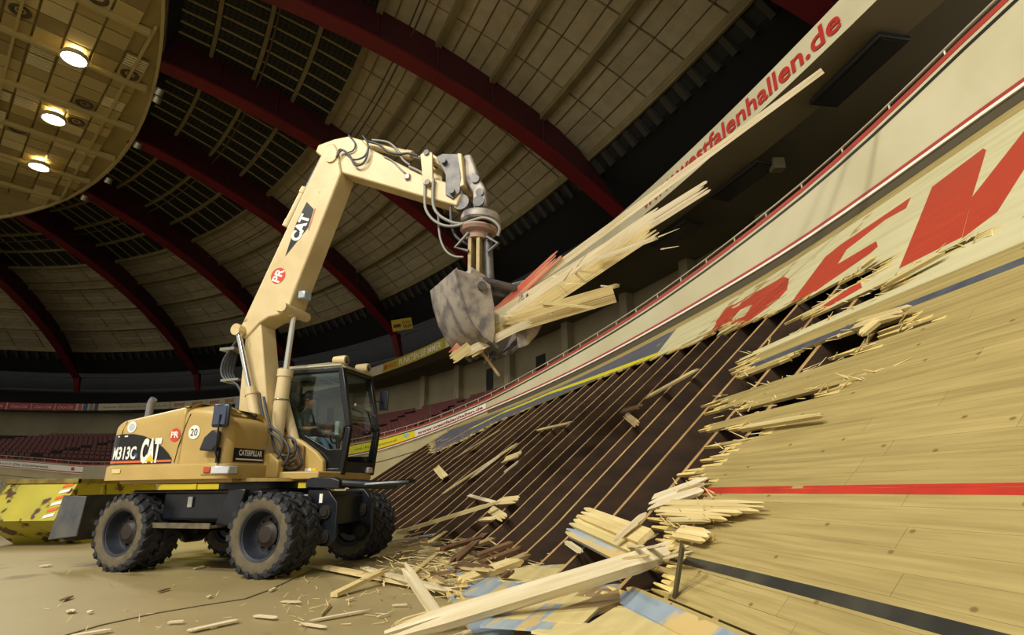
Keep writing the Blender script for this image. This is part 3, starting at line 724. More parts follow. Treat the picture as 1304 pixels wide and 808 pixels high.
M_tyre = mat('tyre_rubber', '#1b1e26', .75, col2='#2f2f32', nscale=5., bump=.3, bscale=20)
M_tyrew = mat('tyre_dusty_sidewall', '#675d48', .85, col2='#484234', nscale=7., namt=.7)
M_rim = mat('rim_dark_blue', '#1d222c', .45, col2='#2b2f38', nscale=6.)
M_hub = mat('hub_rust', '#2c211b', .6, col2='#241f1c', nscale=20.)
M_chrome = mat('cylinder_chrome', '#c9c9c4', .15, .9)
M_hose = mat('hydraulic_hose', '#3b3f45', .5)
M_hosep = mat('hydraulic_hose_grey', '#8d8d86', .5)
M_grab = mat('grab_worn_steel', '#a59c90', .5, .15, col2='#6a6566', nscale=4.5, namt=.3, col3='#a8987a', n3scale=3., n3thr=.6, bump=.3, bscale=12)
M_grabd = mat('grab_dark_steel', '#4d4c4e', .5, .4, col2='#6d6a66', nscale=6.)
M_orange = mat('orange_stripe', '#d8663a', .5)
M_whitep = mat('white_print', '#e9e7df', .5)
M_redp = mat('red_print', '#c4412f', .5)
# chassis
b = MB(); b.span(-1.45, 1.5, -.42, .42, .62, 1.02); b.span(-.8, .62, -1.0, .95, .68, 1.06); b.span(-1.45, .55, -1.02, 1.0, 1.04, 1.1)
b.span(-.2, .75, -.75, .75, .85, 1.08)
ch = b.build('chassis', M_blk, EX, bevel=.03)
b = MB(); b.span(-.82, .32, -1.16, -.82, .585, .60); b.span(-.82, .32, -1.17, -1.15, .585, .655)
for k in range(9): b.span(-.78+k*.12, -.72+k*.12, -1.14, -.86, .6, .612)
b.build('step', mat('step_muddy', '#6d634a', .7, col2='#4a4334', nscale=8), EX)
b = MB(); b.prism([(.28, .62), (.62, .62), (.75, 1.1), (.45, 1.1)], -1.06, -.95); b.build('fender_bracket', M_blk, EX, bevel=.02)
for x in (-1.25, 1.25):
    b = MB(); b.tube([(x, -1.0, .525), (x, -.45, .525), (x, .45, .525), (x, 1.0, .525)], .11, 12); b.lathe([(.05, -.25), (.24, -.12), (.24, .12), (.05, .25)], (x, 0, .525), (0, 1, 0), 16); b.build('axle', M_blk, EX, 40)
b = MB(); b.lathe([(.55, 0), (.62, .02), (.62, .09), (.58, .1), (.58, .2), (.7, .2), (.7, .24)], (0, 0, 1.0), (0, 0, 1), 40); b.build('slew_ring', M_blk, EX, 30)
b = MB(); b.span(-.3, -.22, -1.03, -1.015, .86, 1.0); b.build('plate', mat('grey_plate', '#9a9a98', .4), EX)
# tyres: outer radius .525, width .28
tb = MB()
prof = [(.30, -.10), (.33, -.125), (.40, -.142), (.46, -.14), (.495, -.125), (.505, -.11), (.505, .11), (.495, .125), (.46, .14), (.40, .142), (.33, .125), (.30, .10)]
n = 48; vs = []; fs = []; ms = []
for r, y in prof:
    for k in range(n): t = 2*math.pi*k/n; vs.append((r*math.cos(t), y, r*math.sin(t)))
tb.add(vs, [])
for i in range(len(prof)-1):
    for k in range(n): tb.f.append((i*n+k, i*n+(k+1) % n, (i+1)*n+(k+1) % n, (i+1)*n+k)); tb.m.append(1 if i < 3 or i >= len(prof)-4 else 0)
NL = 20
for k in range(NL):
    for sd in (-1, 1):
        t = 2*math.pi*(k+(.5 if sd > 0 else 0))/NL
        def tpnt(dt, y, r): return (r*math.cos(t+dt), y, r*math.sin(t+dt))
        A = [tpnt(-.05, sd*.150, .485), tpnt(.10, sd*.150, .485), tpnt(.25, sd*.005, .50), tpnt(.13, sd*.005, .50)]
        B = [tpnt(-.04, sd*.138, .527), tpnt(.085, sd*.138, .527), tpnt(.235, sd*.012, .530), tpnt(.145, sd*.012, .530)]
        fsx = [(0, 1, 2, 3), (4, 5, 6, 7), (0, 1, 5, 4), (1, 2, 6, 5), (2, 3, 7, 6), (3, 0, 4, 7)]
        tb.add(A+B, fsx, 0)
        C_ = [tpnt(-.05, sd*.150, .485), tpnt(.10, sd*.150, .485), tpnt(.09, sd*.144, .44), tpnt(-.03, sd*.144, .44)]
        tb.add(C_, [(0, 1, 2, 3)], 0)
ty0 = None
rimb = MB(); rimb.lathe([(.305, -.12), (.325, -.128), (.325, -.115), (.29, -.10), (.27, -.02), (.255, .05), (.24, .07), (.16, .07), (.14, .05)], (0, 0, 0), (0, 1, 0), 36)
rimb.lathe([(.305, .12), (.325, .128), (.325, .115), (.27, .1), (.255, .07)], (0, 0, 0), (0, 1, 0), 36)
hubb = MB(); hubb.lathe([(.16, .07), (.16, .02), (.12, .0), (.10, -.02), (0.001, -.025)], (0, 0, 0), (0, 1, 0), 24)
for k in range(10):
    t = k*math.pi/5; hubb.tube([(.185*math.cos(t), .07, .185*math.sin(t)), (.185*math.cos(t), .03, .185*math.sin(t))], .018, 6)
for x in (-1.25, 1.25):
    for y in (-1.13, -.80, .80, 1.13):
        if ty0 is None:
            ty = tb.build('tyre', [M_tyre, M_tyrew], EX, 30); rm = rimb.build('rim', M_rim, ty, 40); hb = hubb.build('hub', M_hub, ty, 40); ty0 = (ty.data, rm.data, hb.data)
        else:
            ty = bpy.data.objects.new('tyre', ty0[0]); COL.objects.link(ty); ty.parent = EX
            rm = bpy.data.objects.new('rim', ty0[1]); COL.objects.link(rm); rm.parent = ty
            hb = bpy.data.objects.new('hub', ty0[2]); COL.objects.link(hb); hb.parent = ty
        ty.location = (x, y, .525); sgn = 1 if y < 0 else -1
        ty.rotation_euler = (0, random.uniform(0, 1), 0 if y < 0 else math.pi)
# dozer blade at the back
b = MB(); n = 8; rows = []
for k in range(n+1):
    t = k/n; z = .38+t*.66; x = -2.45-.16*math.cos((t-.5)*math.pi); rows.append([(x, -1.25, z), (x, 1.25, z)])
for k in range(n, -1, -1): rows.append([(rows[k][0][0]+.05, -1.25, rows[k][0][2]), (rows[k][0][0]+.05, 1.25, rows[k][0][2])])
b.grid(rows); M_blade = mat('blade_blue_grey', '#454a55', .5, .3, col2='#6b685f', nscale=3.)
bl = b.build('dozer_blade', M_blade, EX, 40)
for y in (-1.25, 1.22): b = MB(); b.prism([(-2.72, .40), (-2.12, .46), (-2.08, 1.02), (-2.58, 1.04)], y, y+.03); b.build('blade_cheek', M_blade, bl, bevel=.01)
for y in (-.4, .36): b = MB(); b.prism([(-2.45, .45), (-1.3, .6), (-1.3, .95), (-2.45, .75)], y, y+.05); b.build('blade_arm', M_blk, bl)
# front stabiliser bracket
for y in (-.62, .25):
    b = MB(); b.prism([(1.45, 1.08), (1.78, 1.08), (1.95, .9), (1.95, .45), (1.85, .34), (1.70, .34), (1.60, .5), (1.60, .65), (1.42, .8)], y, y+.05)
    o = b.build('stabiliser_plate', M_blk, EX, bevel=.012)
    for z in (.47, .78):
        b = MB(); b.lathe([(.001, -.05), (.055, -.05), (.06, -.03), (.09, -.03), (.09, 0)], (1.77, y, z), (0, 1, 0), 16); b.build('pin_boss', mat('pin_steel', '#37332e', .5, .5), o, 40)
b = MB(); b.span(1.66, 1.71, -.64, -.625, .9, 1.02); b.build('sticker', M_whitep, EX)
b = MB(); b.span(1.35, 1.75, -.5, .5, .7, 1.05); b.span(1.72, 1.76, -.62, .3, .6, 1.0); b.build('stabiliser_box', M_blk, EX, bevel=.02)
b = MB(); b.prism([(1.42, 1.1), (1.98, 1.08), (1.98, 1.2), (1.85, 1.24), (1.5, 1.24), (1.42, 1.2)], -.66, -.5); b.tube([(1.9, -.58, 1.16), (2.6, -.2, 1.12)], .06, 8); b.build('towing_arm', M_blk, EX, bevel=.015)
b = MB(); b.tube([(2.0, .35, 1.1), (2.35, .3, 1.17), (2.8, -.05, 1.17), (2.82, -.25, 1.16), (2.6, -.38, 1.15), (2.0, -.45, 1.12)], .035, 8); b.span(1.9, 2.3, -.3, .35, 1.08, 1.12); b.build('towing_frame', M_blk, EX, 40)

# ---- upper body
def outline(x0, x1, y0, y1, rr, rf_r=.05, rf_l=.05, rrl=None, n=7):
    """plan outline, counter-clockwise, rear corner radius rr"""
    pts = []
    def arc(cx, cy, r, a0, a1):
        for k in range(n+1): a = math.radians(a0+(a1-a0)*k/n); pts.append((cx+r*math.cos(a), cy+r*math.sin(a)))
    rrl = rr if rrl is None else rrl
    arc(x0+rr, y0+rr, rr, 180, 270); arc(x1-rf_r, y0+rf_r, rf_r, 270, 360); arc(x1-rf_l, y1-rf_l, rf_l, 0, 90); arc(x0+rrl, y1-rrl, rrl, 90, 180)
    return pts
def loft(name, pts, zb, ztop, rnd=.22, m=None, nk=5):
    b = UB(); n = len(pts); rings = []
    nor = []
    for i in range(n):
        d = Vector(pts[(i+1) % n])-Vector(pts[i-1]); nor.append(Vector((-d.y, d.x)).normalized())
    def ring(ins, dz): return [(p[0]+nor[i].x*ins, p[1]+nor[i].y*ins, (zb if dz is None else ztop(p[0])-dz)) for i, p in enumerate(pts)]
    rings.append(ring(0, None))
    for k in range(nk+1):
        a = math.pi/2*k/nk; rings.append(ring(rnd*(1-math.cos(a)), rnd*(1-math.sin(a))))
    vs = [p for r in rings for p in r]; fs = [(i*n+k, i*n+(k+1) % n, (i+1)*n+(k+1) % n, (i+1)*n+k) for i in range(len(rings)-1) for k in range(n)]
    fs.append(tuple((len(rings)-1)*n+k for k in range(n))); fs.append(tuple(reversed(range(n)))); b.add(vs, fs)
    return b.build(name, m or M_cat, EX, 40)
zt_rear = lambda x: float(np.interp(x, [-2.2, -1.75, -1.0, -.85, -.5], [2.10, 2.14, 2.17, 2.27, 2.30]))
zt_right = lambda x: float(np.interp(x, [-.6, .0, .2, .32, .4], [2.31, 2.31, 2.27, 2.2, 2.1]))
eng = loft('engine_hood', outline(-1.95, -.42, -1.22, 1.2, .42), 1.45, zt_rear, .16)
rh = loft('right_hood', outline(-.415, .38, -1.22, -.36, .02, .16, .06, .02), 1.45, zt_right, .2)
loft('counterweight_skirt', outline(-1.99, .42, -1.25, -.36, .44, .18, .03, .03), 1.24, lambda x: 1.45, .03)
loft('counterweight_back', outline(-1.99, -.4, -.36, 1.22, .03, .03, .03, .44), 1.24, lambda x: 1.45, .03)
b = UB(); b.span(-.45, 1.3, -.34, 1.2, 1.22, 1.34); b.build('upper_frame', M_cat, EX, bevel=.02)
b = UB(); b.lathe([(.9, 0), (.9, .05)], (0, 0, 1.2), (0, 0, 1), 40); b.span(-1.7, .35, -1.0, 1.0, 1.19, 1.25); b.build('belly_plate', M_cat, EX)
# yellow cover beside the boom foot, in front of the cab flank
b = UB(); b.prism([(-.35, 1.3), (1.02, 1.3), (1.0, 1.52), (.85, 1.66), (.58, 1.83), (.30, 1.97), (.05, 2.05), (-.35, 2.06)], .18, .29); b.build('boom_side_cover', M_cat, EX, bevel=.025)
b = UB(); b.span(.62, .80, .172, .18, 1.36, 1.40); b.build('small_label', M_whitep, EX); b = UB(); b.span(.80, .9, .172, .18, 1.36, 1.40); b.build('small_label', mat('yellow_label', '#d8c020', .5), EX)
# decals on the right flank: path along the flank and around the rear corner
def flank(s, z, off=.006):
    if s >= 0: return U @ Vector((-1.53+s, -1.22-off, z))
    a = s/.42; return U @ Vector((-1.53+(.42+off)*math.sin(a), -.80-(.42+off)*math.cos(a), z))
b = MB(); bt = [(-.40, 1.90), (-.2, 1.90), (0, 1.91), (.2, 1.905), (.4, 1.87), (.6, 1.80), (.8, 1.69), (.92, 1.60), (.985, 1.53)]
ss = np.linspace(-.40, .985, 40); tops = [float(np.interp(s, [p[0] for p in bt], [p[1] for p in bt])) for s in ss]
b.grid([[flank(s, 1.465) for s in ss], [flank(s, t) for s, t in zip(ss, tops)]]); b.build('black_decal', M_black, EX, norm=False)
b = MB(); b.grid([[flank(s, 1.485, .009) for s in ss], [flank(s, 1.515, .009) for s in ss]]); b.build('orange_stripe', M_orange, EX, norm=False)
lettering('M313C', lambda u, v: flank(-.15+u, 1.545+v, .01), .46, .17, M_whitep, EX, bold=.03)
lettering('CAT', lambda u, v: flank(.40+u, 1.50+v, .012), .36, .31, M_whitep, EX, bold=.05)
b = MB(); b.add([flank(.52, 1.50, .016), flank(.68, 1.50, .016), flank(.60, 1.60, .016)], [(0, 1, 2)]); b.build('yellow_triangle', mat('yellow_label', '#d8c020', .5), EX)
b = MB(); b.grid([[flank(-.1+.2*k, z, .01) for k in (0, 1)] for z in (1.865, 1.885)]); b.build('small_label', M_whitep, EX)
b = MB(); b.grid([[flank(.28+.07*k, z, .01) for k in (0, 1)] for z in (1.56, 1.62)]); b.build('small_label', mat('blue_label', '#39507c', .5), EX)
b = MB(); b.grid([[flank(-.05+.16*k, z, .04) for k in (0, 1)] for z in (1.34, 1.40)]); b.build('small_label', mat('cream_label', '#d6c58c', .5), EX)
def roundel(s, z, r, m, name, off=.008):
    b = MB(); b.add([flank(s+r*math.cos(t*math.pi/12), z+r*math.sin(t*math.pi/12), off) for t in range(24)], [tuple(range(24))]); return b.build(name, m, EX)
roundel(.14, 2.01, .085, M_whitep, 'round_sticker'); roundel(.14, 2.01, .055, mat('pale_blue', '#b9c3cc', .5), 'round_sticker', .011)
roundel(.98, 1.865, .095, M_redp, 'red_sticker'); lettering('PR', lambda u, v: flank(.91+u, 1.825+v, .012), .14, .085, M_whitep, EX, bold=.03)
roundel(1.32, 1.89, .10, M_whitep, 'speed_sticker'); lettering('20', lambda u, v: flank(1.26+u, 1.84+v, .012), .12, .10, M_text_dark, EX, bold=.0)
def front(u, v, off=.004): return U @ Vector((.38+off, -1.04+u, v))
b = MB(); b.grid([[front(-.03, z), front(.60, z)] for z in (1.47, 1.665)]); b.build('black_decal', M_black, EX)
lettering('CATERPILLAR', lambda u, v: front(.07+u, 1.565+v, .008), .48, .075, M_whitep, EX, bold=.03)
b = MB(); b.grid([[front(.02, z, .008), front(.58, z, .008)] for z in (1.50, 1.52)]); b.build('white_stripe', M_whitep, EX)
b = MB(); b.tube([flank(1.20, 2.16, .0), flank(1.14, 1.98, .003), flank(1.07, 1.7, .003), flank(1.04, 1.47, .003)], .006, 5); b.build('hood_seam', M_black, EX)
b = MB(); b.tube([flank(0, 2.1, -.02), flank(-.03, 1.95, .003), flank(-.05, 1.47, .006)], .005, 5); b.build('hood_seam', M_black, EX)
b = UB(); b.span(.10, .21, -1.285, -1.24, 1.315, 1.40); b.build('indicator_lamp', mat('amber_lens', '#b5481d', .3), EX, bevel=.01)
b = UB(); b.prism([(.22, -1.28), (.32, -1.27), (.44, -1.18), (.45, -1.02), (.38, -1.0), (.22, -1.2)], 1.30, 1.41, plane='xy'); b.build('head_lamp', mat('clear_lens', '#d8dbe0', .15, .4), EX, bevel=.015)
b = UB(); b.span(.04, .3, -1.265, -1.22, 1.29, 1.42); b.build('lamp_recess', M_cat, EX, bevel=.01)
# mirrors on the right flank
M_mir = mat('mirror_back', '#232732', .35)
mi = UB(); mi.span(.19, .47, -1.36, -1.30, 1.93, 2.26); mo = mi.build('mirror', M_mir, EX, bevel=.03)
b = UB(); b.span(.22, .44, -1.375, -1.36, 1.96, 2.23); b.build('mirror_glass', mat('mirror_glass', '#4c5468', .15, .6), mo, bevel=.02)
b = UB(); b.prism([(.02, 1.62), (.25, 1.60), (.33, 1.70), (.33, 1.88), (.2, 1.90), (.08, 1.80)], -1.34, -1.27); b.build('mirror', M_mir, EX, bevel=.025)
b = UB(); b.tube([(.30, -1.26, 1.48), (.31, -1.33, 1.6), (.36, -1.39, 2.1)], .012, 6); b.span(.27, .31, -1.27, -1.23, 1.45, 1.66); b.build('mirror_stalk', M_blk, EX)
# exhaust
ex0 = up(189, 527, .35); ex1 = up(190, 506, .35)
b = UB(); b.tube([(ex0.x, .35, 2.0), (ex0.x, .35, ex1.z-.05), (ex0.x+.02, .35, ex1.z)], .085, 12) if ex0.x > -2.05 else b.tube([(-1.58, -.82, 2.0), (-1.58, -.82, 2.40), (-1.565, -.82, 2.46), (-1.53, -.82, 2.50)], .055, 12)
b.build('exhaust_pipe', mat('exhaust_grey', '#7c7c7e', .5, .3), EX, 40)
# ---- boom (two pieces), stick, cylinders
def plate(name, poly, y0, y1, m, par=EX, bev=.02):
    b = UB(); b.prism(poly, y0, y1); return b.build(name, m, par, bevel=bev)
lower = plate('lower_boom', [(-.50, 3.78), (-.44, 2.4), (-.25, 1.35), (.30, 1.35), (.12, 2.4), (-.14, 3.55), (-.2, 3.80), (-.35, 3.88)], -.19, .19, M_boom)
upper = plate('upper_boom', [(-.60, 3.62), (-.62, 3.74), (-.56, 3.86), (.72, 7.02), (.80, 7.14), (.92, 7.16), (1.02, 7.0), (1.14, 6.50), (.98, 6.0), (.42, 4.30), (.34, 3.98), (.14, 3.92), (-.04, 3.90), (-.2, 3.82), (-.34, 3.68), (-.46, 3.56)], -.22, .22, M_boom, bev=.025)
stick = plate('stick', [(.52, 7.08), (.56, 7.22), (.90, 7.28), (1.2, 7.28), (1.48, 7.15), (1.66, 6.93), (2.65, 6.24), (3.32, 5.90), (3.44, 5.70), (3.36, 5.50), (2.6, 5.84), (1.14, 6.52), (.92, 6.72)], -.17, .17, M_boom, bev=.025)
def pin(x, z, r, y0, y1, par, m=M_boom, name='pin'):
    b = UB(); b.tube([(x, y0, z), (x, y1, z)], r, 14); return b.build(name, m, par, 40)
pin(-.56, 3.70, .10, -.36, .36, upper); pin(.31, 4.02, .085, -.34, .34, upper); pin(.20, 4.07, .09, -.26, -.2, upper); pin(.92, 6.86, .12, -.25, .25, stick); pin(.05, 1.75, .14, -.4, .4, lower)
def cyl(name, a, b_, split, rb, rr, par):
    a = Vector(a); c = Vector(b_); m = a+(c-a)*split; d = (c-a).normalized()
    q = UB(); q.tube([a, m], rb, 14); q.tube([m-d*.10, m+d*.02], rb*1.14, 14); q.tube([a-d*.02, a+d*.12], rb*1.1, 14); o = q.build(name, M_boom, par, 40)
    q = UB(); q.tube([m, c], rr, 12); q.build('piston_rod', M_chrome, o, 40)
    q = UB(); q.tube([c-Vector((0, rb*.8, 0)), c+Vector((0, rb*.8, 0))], rr*1.7, 12); q.build('rod_eye', M_boom, o, 40)
cyl('boom_cylinder', (.33, -.33, 1.45), (-.52, -.33, 3.66), .54, .085, .045, EX)
cyl('boom_cylinder', (.52, .235, 1.55), (-.40, .235, 3.66), .49, .085, .045, EX)
cyl('adjusting_cylinder', (.20, 0, 1.7), (.30, 0, 4.0), .56, .115, .05, EX)
cyl('stick_cylinder', (-.06, 0, 5.72), (.58, 0, 7.14), .5, .075, .035, EX)
cyl('grab_cylinder', (1.45, 0, 7.16), (2.82, 0, 6.56), .70, .075, .04, EX)
b = UB(); b.lathe([(.122, -.012), (.128, 0), (.122, .012)], (.235, 0, 2.5), (.02, 0, 1), 20); b.build('hose_clamp', M_chrome, EX, 40)
# decals on the boom
def bface(u, v, off=.003):   # u along the boom from its foot, v across towards the top edge
    d = Vector((1.30, 0, 3.22)).normalized(); nrm = Vector((-d.z, 0, d.x)); o = Vector((-.14, -.22-off, 4.06)); return U @ (o+d*u+nrm*v)
b = MB(); b.add([bface(.98, .07), bface(1.60, -.13), bface(1.95, -.07), bface(2.05, .15), bface(1.6, .16)], [(0, 1, 2, 3, 4)]); b.build('black_decal', M_black, EX)
b = MB(); b.add([bface(1.55, -.155, .004), bface(1.97, -.085, .004), bface(1.97, -.105, .004), bface(1.55, -.17, .004)], [(0, 1, 2, 3)]); b.build('red_line', M_redp, EX)
lettering('CAT', lambda u, v: bface(1.30+u, -.06+v, .007), .52, .19, M_whitep, EX, bold=.05)
b = MB(); b.add([bface(.62+.15*math.cos(t*math.pi/12), .03+.15*math.sin(t*math.pi/12)) for t in range(24)], [tuple(range(24))]); b.build('red_sticker', M_redp, EX)
lettering('PR', lambda u, v: bface(.50+u, -.05+v, .007), .25, .16, M_whitep, EX, bold=.03)
# work lamp on the boom belly
b = UB(); b.box((.52, -.05, 4.28), (.14, .2, .14)); b.build('work_lamp', mat('lamp_face', '#b9c3cf', .2, .3), EX, bevel=.02)
# hoses
def hose(pts, yl, r=.024, m=M_hose, name='hose'):
    P = [up(x, y, yl if not isinstance(yl, (list, tuple)) else yl[i]) for i, (x, y) in enumerate(pts)]
    # smooth by Catmull-Rom
    Q = []
    for i in range(len(P)-1):
        p0, p1, p2, p3 = P[max(i-1, 0)], P[i], P[i+1], P[min(i+2, len(P)-1)]
        for k in range(5):
            t = k/5; Q.append(.5*((2*p1)+(p2-p0)*t+(2*p0-5*p1+4*p2-p3)*t*t+(3*p1-p0-3*p2+p3)*t*t*t))
    Q.append(P[-1]); b = UB(); b.tube(Q, r, 7); return b.build(name, m, EX, 60)
for k in range(5):
    e = k*3.6; hose([(307, 428), (297+e*.5, 440), (285+e, 458), (282+e, 474), (288+e*.9, 484), (299+e*.4, 487), (307, 500), (309, 530)], -.12+.06*k, .022)
b = UB(); p = up(297, 446, 0); q = up(300, 485, 0); b.box(p, (.3, .3, .05)); b.box(q, (.36, .3, .04)); b.build('hose_clamp', mat('clamp_grey', '#8b8b84', .4, .5), EX)
hose([(305, 505), (303, 520), (303, 535)], 0, .05, M_hose)
for pts in (((428, 200), (436, 191), (446, 199), (452, 210), (462, 208), (468, 196), (468, 182), (462, 173)), ((430, 196), (433, 190), (441, 194), (450, 203), (464, 199), (470, 186))):
    hose(pts, -.24, .018, M_hose)
hose([(444, 172), (452, 182), (450, 191), (440, 195)], -.2, .014, M_hose)
hose([(468, 180), (482, 184), (494, 193), (508, 196), (520, 195), (532, 198)], -.15, .022, M_hose)
hose([(474, 178), (494, 181), (506, 191), (513, 203), (522, 210)], -.12, .02, M_hosep)
hose([(489, 199), (500, 205), (510, 215), (516, 220)], -.19, .014, M_hosep)
b = UB(); p = up(519, 225, -.19); b.box(p, (.09, .05, .1)); b.build('coupling', mat('coupling', '#8f7f86', .4, .4), EX, bevel=.01)
hose([(521, 212), (530, 216), (538, 221), (541, 232), (541, 255), (543, 268), (552, 280), (566, 287), (582, 287), (600, 281), (615, 277), (628, 281), (636, 290), (634, 300)], [-.19]*7+[-.2, -.22, -.25, -.28, -.28, -.25, -.2], .024, M_hosep)
hose([(552, 228), (551, 250), (553, 265), (562, 276), (580, 284), (600, 284)], -.22, .026, M_hosep)
hose([(558, 270), (560, 300), (567, 318), (578, 326), (590, 327)], -.1, .018, M_hosep)
hose([(574, 262), (575, 282), (580, 300), (592, 309), (600, 312)], -.1, .024, M_hose)
for pts, yl in ((((330, 500), (334, 525), (342, 548), (352, 556), (360, 568), (352, 586), (345, 592)), -.36), (((336, 505), (344, 540), (356, 552), (368, 572), (362, 590), (348, 597)), -.3), (((372, 560), (380, 575), (384, 590), (372, 598), (352, 596)), .1), (((345, 545), (350, 570), (362, 580), (375, 575)), -.25), (((366, 555), (376, 562), (374, 580), (362, 585)), .0), (((345, 585), (360, 592), (377, 585)), -.15)):
    hose(pts, yl, .02, M_hose)
plate('boom_bracket', [(.22, 1.25), (.62, 1.25), (.62, 1.5), (.45, 1.62), (.25, 1.6)], -.40, -.26, M_cat); plate('boom_bracket', [(.22, 1.25), (.70, 1.25), (.66, 1.75), (.52, 1.8), (.25, 1.6)], .12, .17, mat('bracket_brown', '#7a5f35', .6), bev=.01)
# linkage and quick hitch
plate('link', [(2.70, 6.55), (2.80, 6.62), (2.92, 6.55), (2.95, 5.98), (2.86, 5.92), (2.77, 5.98)], -.24, -.19, M_boom, bev=.01); plate('link', [(2.70, 6.55), (2.80, 6.62), (2.92, 6.55), (2.95, 5.98), (2.86, 5.92), (2.77, 5.98)], .19, .24, M_boom, bev=.01)
for y in (-.20, .15):
    plate('hitch_plate', [(2.98, 6.48), (3.10, 6.52), (3.38, 6.46), (3.46, 6.0), (3.42, 5.72), (3.30, 5.62), (3.17, 5.72), (3.16, 6.1)], y, y+.05, M_grabd, bev=.01)
plate('tilt_link', [(2.76, 6.58), (2.84, 6.64), (3.16, 6.36), (3.12, 6.26)], -.12, .12, M_boom, bev=.015)
for x, z in ((2.82, 6.56), (2.86, 5.98), (3.14, 6.34), (3.30, 5.74)): pin(x, z, .05, -.27, .27, EX, M_grabd)
plate('hitch_back', [(3.36, 6.48), (3.44, 6.46), (3.50, 5.85), (3.42, 5.82)], -.2, .2, M_boom, bev=.015)
hk = plate('grab_head', [(3.44, 6.50), (3.56, 6.50), (3.70, 6.05), (3.82, 5.80), (3.84, 5.50), (3.62, 5.45), (3.60, 5.75), (3.46, 6.0)], -.09, .09, M_grab, bev=.03)
for x, z, r in ((3.66, 5.98, .09), (3.74, 5.72, .09), (3.72, 5.56, .12)): pin(x, z, r*.8, -.12, .12, EX, M_grabd, 'head_boss')
pin(3.42, 5.58, .14, -.14, .14, EX, M_grabd, 'swivel_drum')
# rotator and clamshell
b = UB(); b.lathe([(.001, .12), (.22, .12), (.31, .08), (.33, .03), (.33, -.04), (.30, -.07), (.2, -.07)], (3.72, 0, 5.26), (.08, 0, 1), 32); b.build('rotator_ring', M_grab, EX, 30)
b = UB(); b.lathe([(.001, .03), (.30, .03), (.31, 0), (.28, -.05), (.2, -.08), (.19, -.18), (.001, -.18)], (3.69, 0, 5.08), (.08, 0, 1), 32); b.build('rotator_flange', mat('rotator_pink', '#a5796b', .6, col2='#8f887c', nscale=8), EX, 30)
b = UB(); b.span(3.56, 3.62, -.16, .16, 4.1, 5.0); b.span(3.70, 3.76, -.16, .16, 4.1, 5.0); b.build('column_plates', mat('column_yellow', '#b39d66', .6, col2='#8b7f68', nscale=5), EX, bevel=.01)
b = UB(); b.tube([(3.84, 0, 5.0), (3.88, 0, 4.1)], .075, 12); b.build('column_cylinder', M_grabd, EX, 40)
for pts in (((3.58, -.18, 4.98), (3.36, -.2, 4.74), (3.58, -.18, 4.66)), ((3.86, -.12, 4.9), (4.06, -.15, 4.74), (3.88, -.12, 4.62))): 
    b = UB(); b.tube([*pts], .03, 6); b.build('column_bracket', M_grabd, EX)
# clamshell built in its own turned frame: g = jaw direction, p = away from the camera
GP = Vector((-.475, .88, 0)).normalized(); GG = Vector((.88, .475, 0)).normalized(); GC = UW @ Vector((3.74, 0, 0))
G0 = Matrix(((GG.x, GP.x, 0, GC.x), (GG.y, GP.y, 0, GC.y), (0, 0, 1, 0), (0, 0, 0, 1)))
GL = EXI @ G0 @ Matrix.Translation((-.08, 0, 4.10)) @ Matrix.Scale(1.06, 4) @ Matrix.Translation((0, 0, -4.40))
def shell(sgn, name):
    # outline of a cheek: outer curve from the top to the lip, then inner edge
    outer = [(-.55, 4.40), (-.50, 4.14), (-.40, 3.86), (-.27, 3.64), (-.12, 3.48), (.02, 3.42)]
    inner = [(.05, 3.6), (.04, 3.95), (-.02, 4.25), (-.22, 4.36)]
    o = [(sgn*x, z) for x, z in outer]; i_ = [(sgn*x, z) for x, z in inner]
    b = MB(GL); b.grid([[(x, -.5, z) for x, z in o], [(x, .5, z) for x, z in o], [(x*.955+sgn*.0, .5, z+.02) for x, z in o], [(x*.955, -.5, z+.02) for x, z in o], [(x, -.5, z) for x, z in o]])
    sh = b.build(name, M_grab, EX, 50)
    for y0, y1 in ((-.5, -.46), (.46, .5)):
        b = MB(GL); b.prism(o+i_, y0, y1); b.build('cheek', M_grab, sh, bevel=.008)
    for k in range(5):
        y = -.42+k*.21; b = MB(GL); b.beam((sgn*-.08, y, 3.52), (sgn*.12, y, 3.36), .1, .06); b.build('tooth', M_grabd, sh, bevel=.012)
    b = MB(GL); b.box((sgn*-.14, -.2, 4.42), (.26, .2, .2), Matrix.Rotation(sgn*.4, 3, 'Y')); b.box((sgn*-.14, .2, 4.42), (.26, .2, .2), Matrix.Rotation(sgn*.4, 3, 'Y')); b.build('shell_bracket', M_grab, sh, bevel=.02)
    b = MB(GL); b.tube([(sgn*-.16, -.54, 4.2), (sgn*-.16, .54, 4.2)], .07, 10); b.build('shell_pin', M_grabd, sh, 40)
shell(1, 'grab_shell'); 
def rshell():
    GL2 = GL @ Matrix.Translation((.5, .1, .0))
    return GL2
_keep = GL; GL = rshell(); shell(-1, 'grab_shell'); GL = _keep
b = MB(GL); b.span(-.25, .62, -.2, .2, 4.22, 4.46); b.tube([(-.1, -.3, 4.38), (.5, -.3, 4.34)], .06, 10); b.build('grab_yoke', M_grabd, EX, bevel=.03)
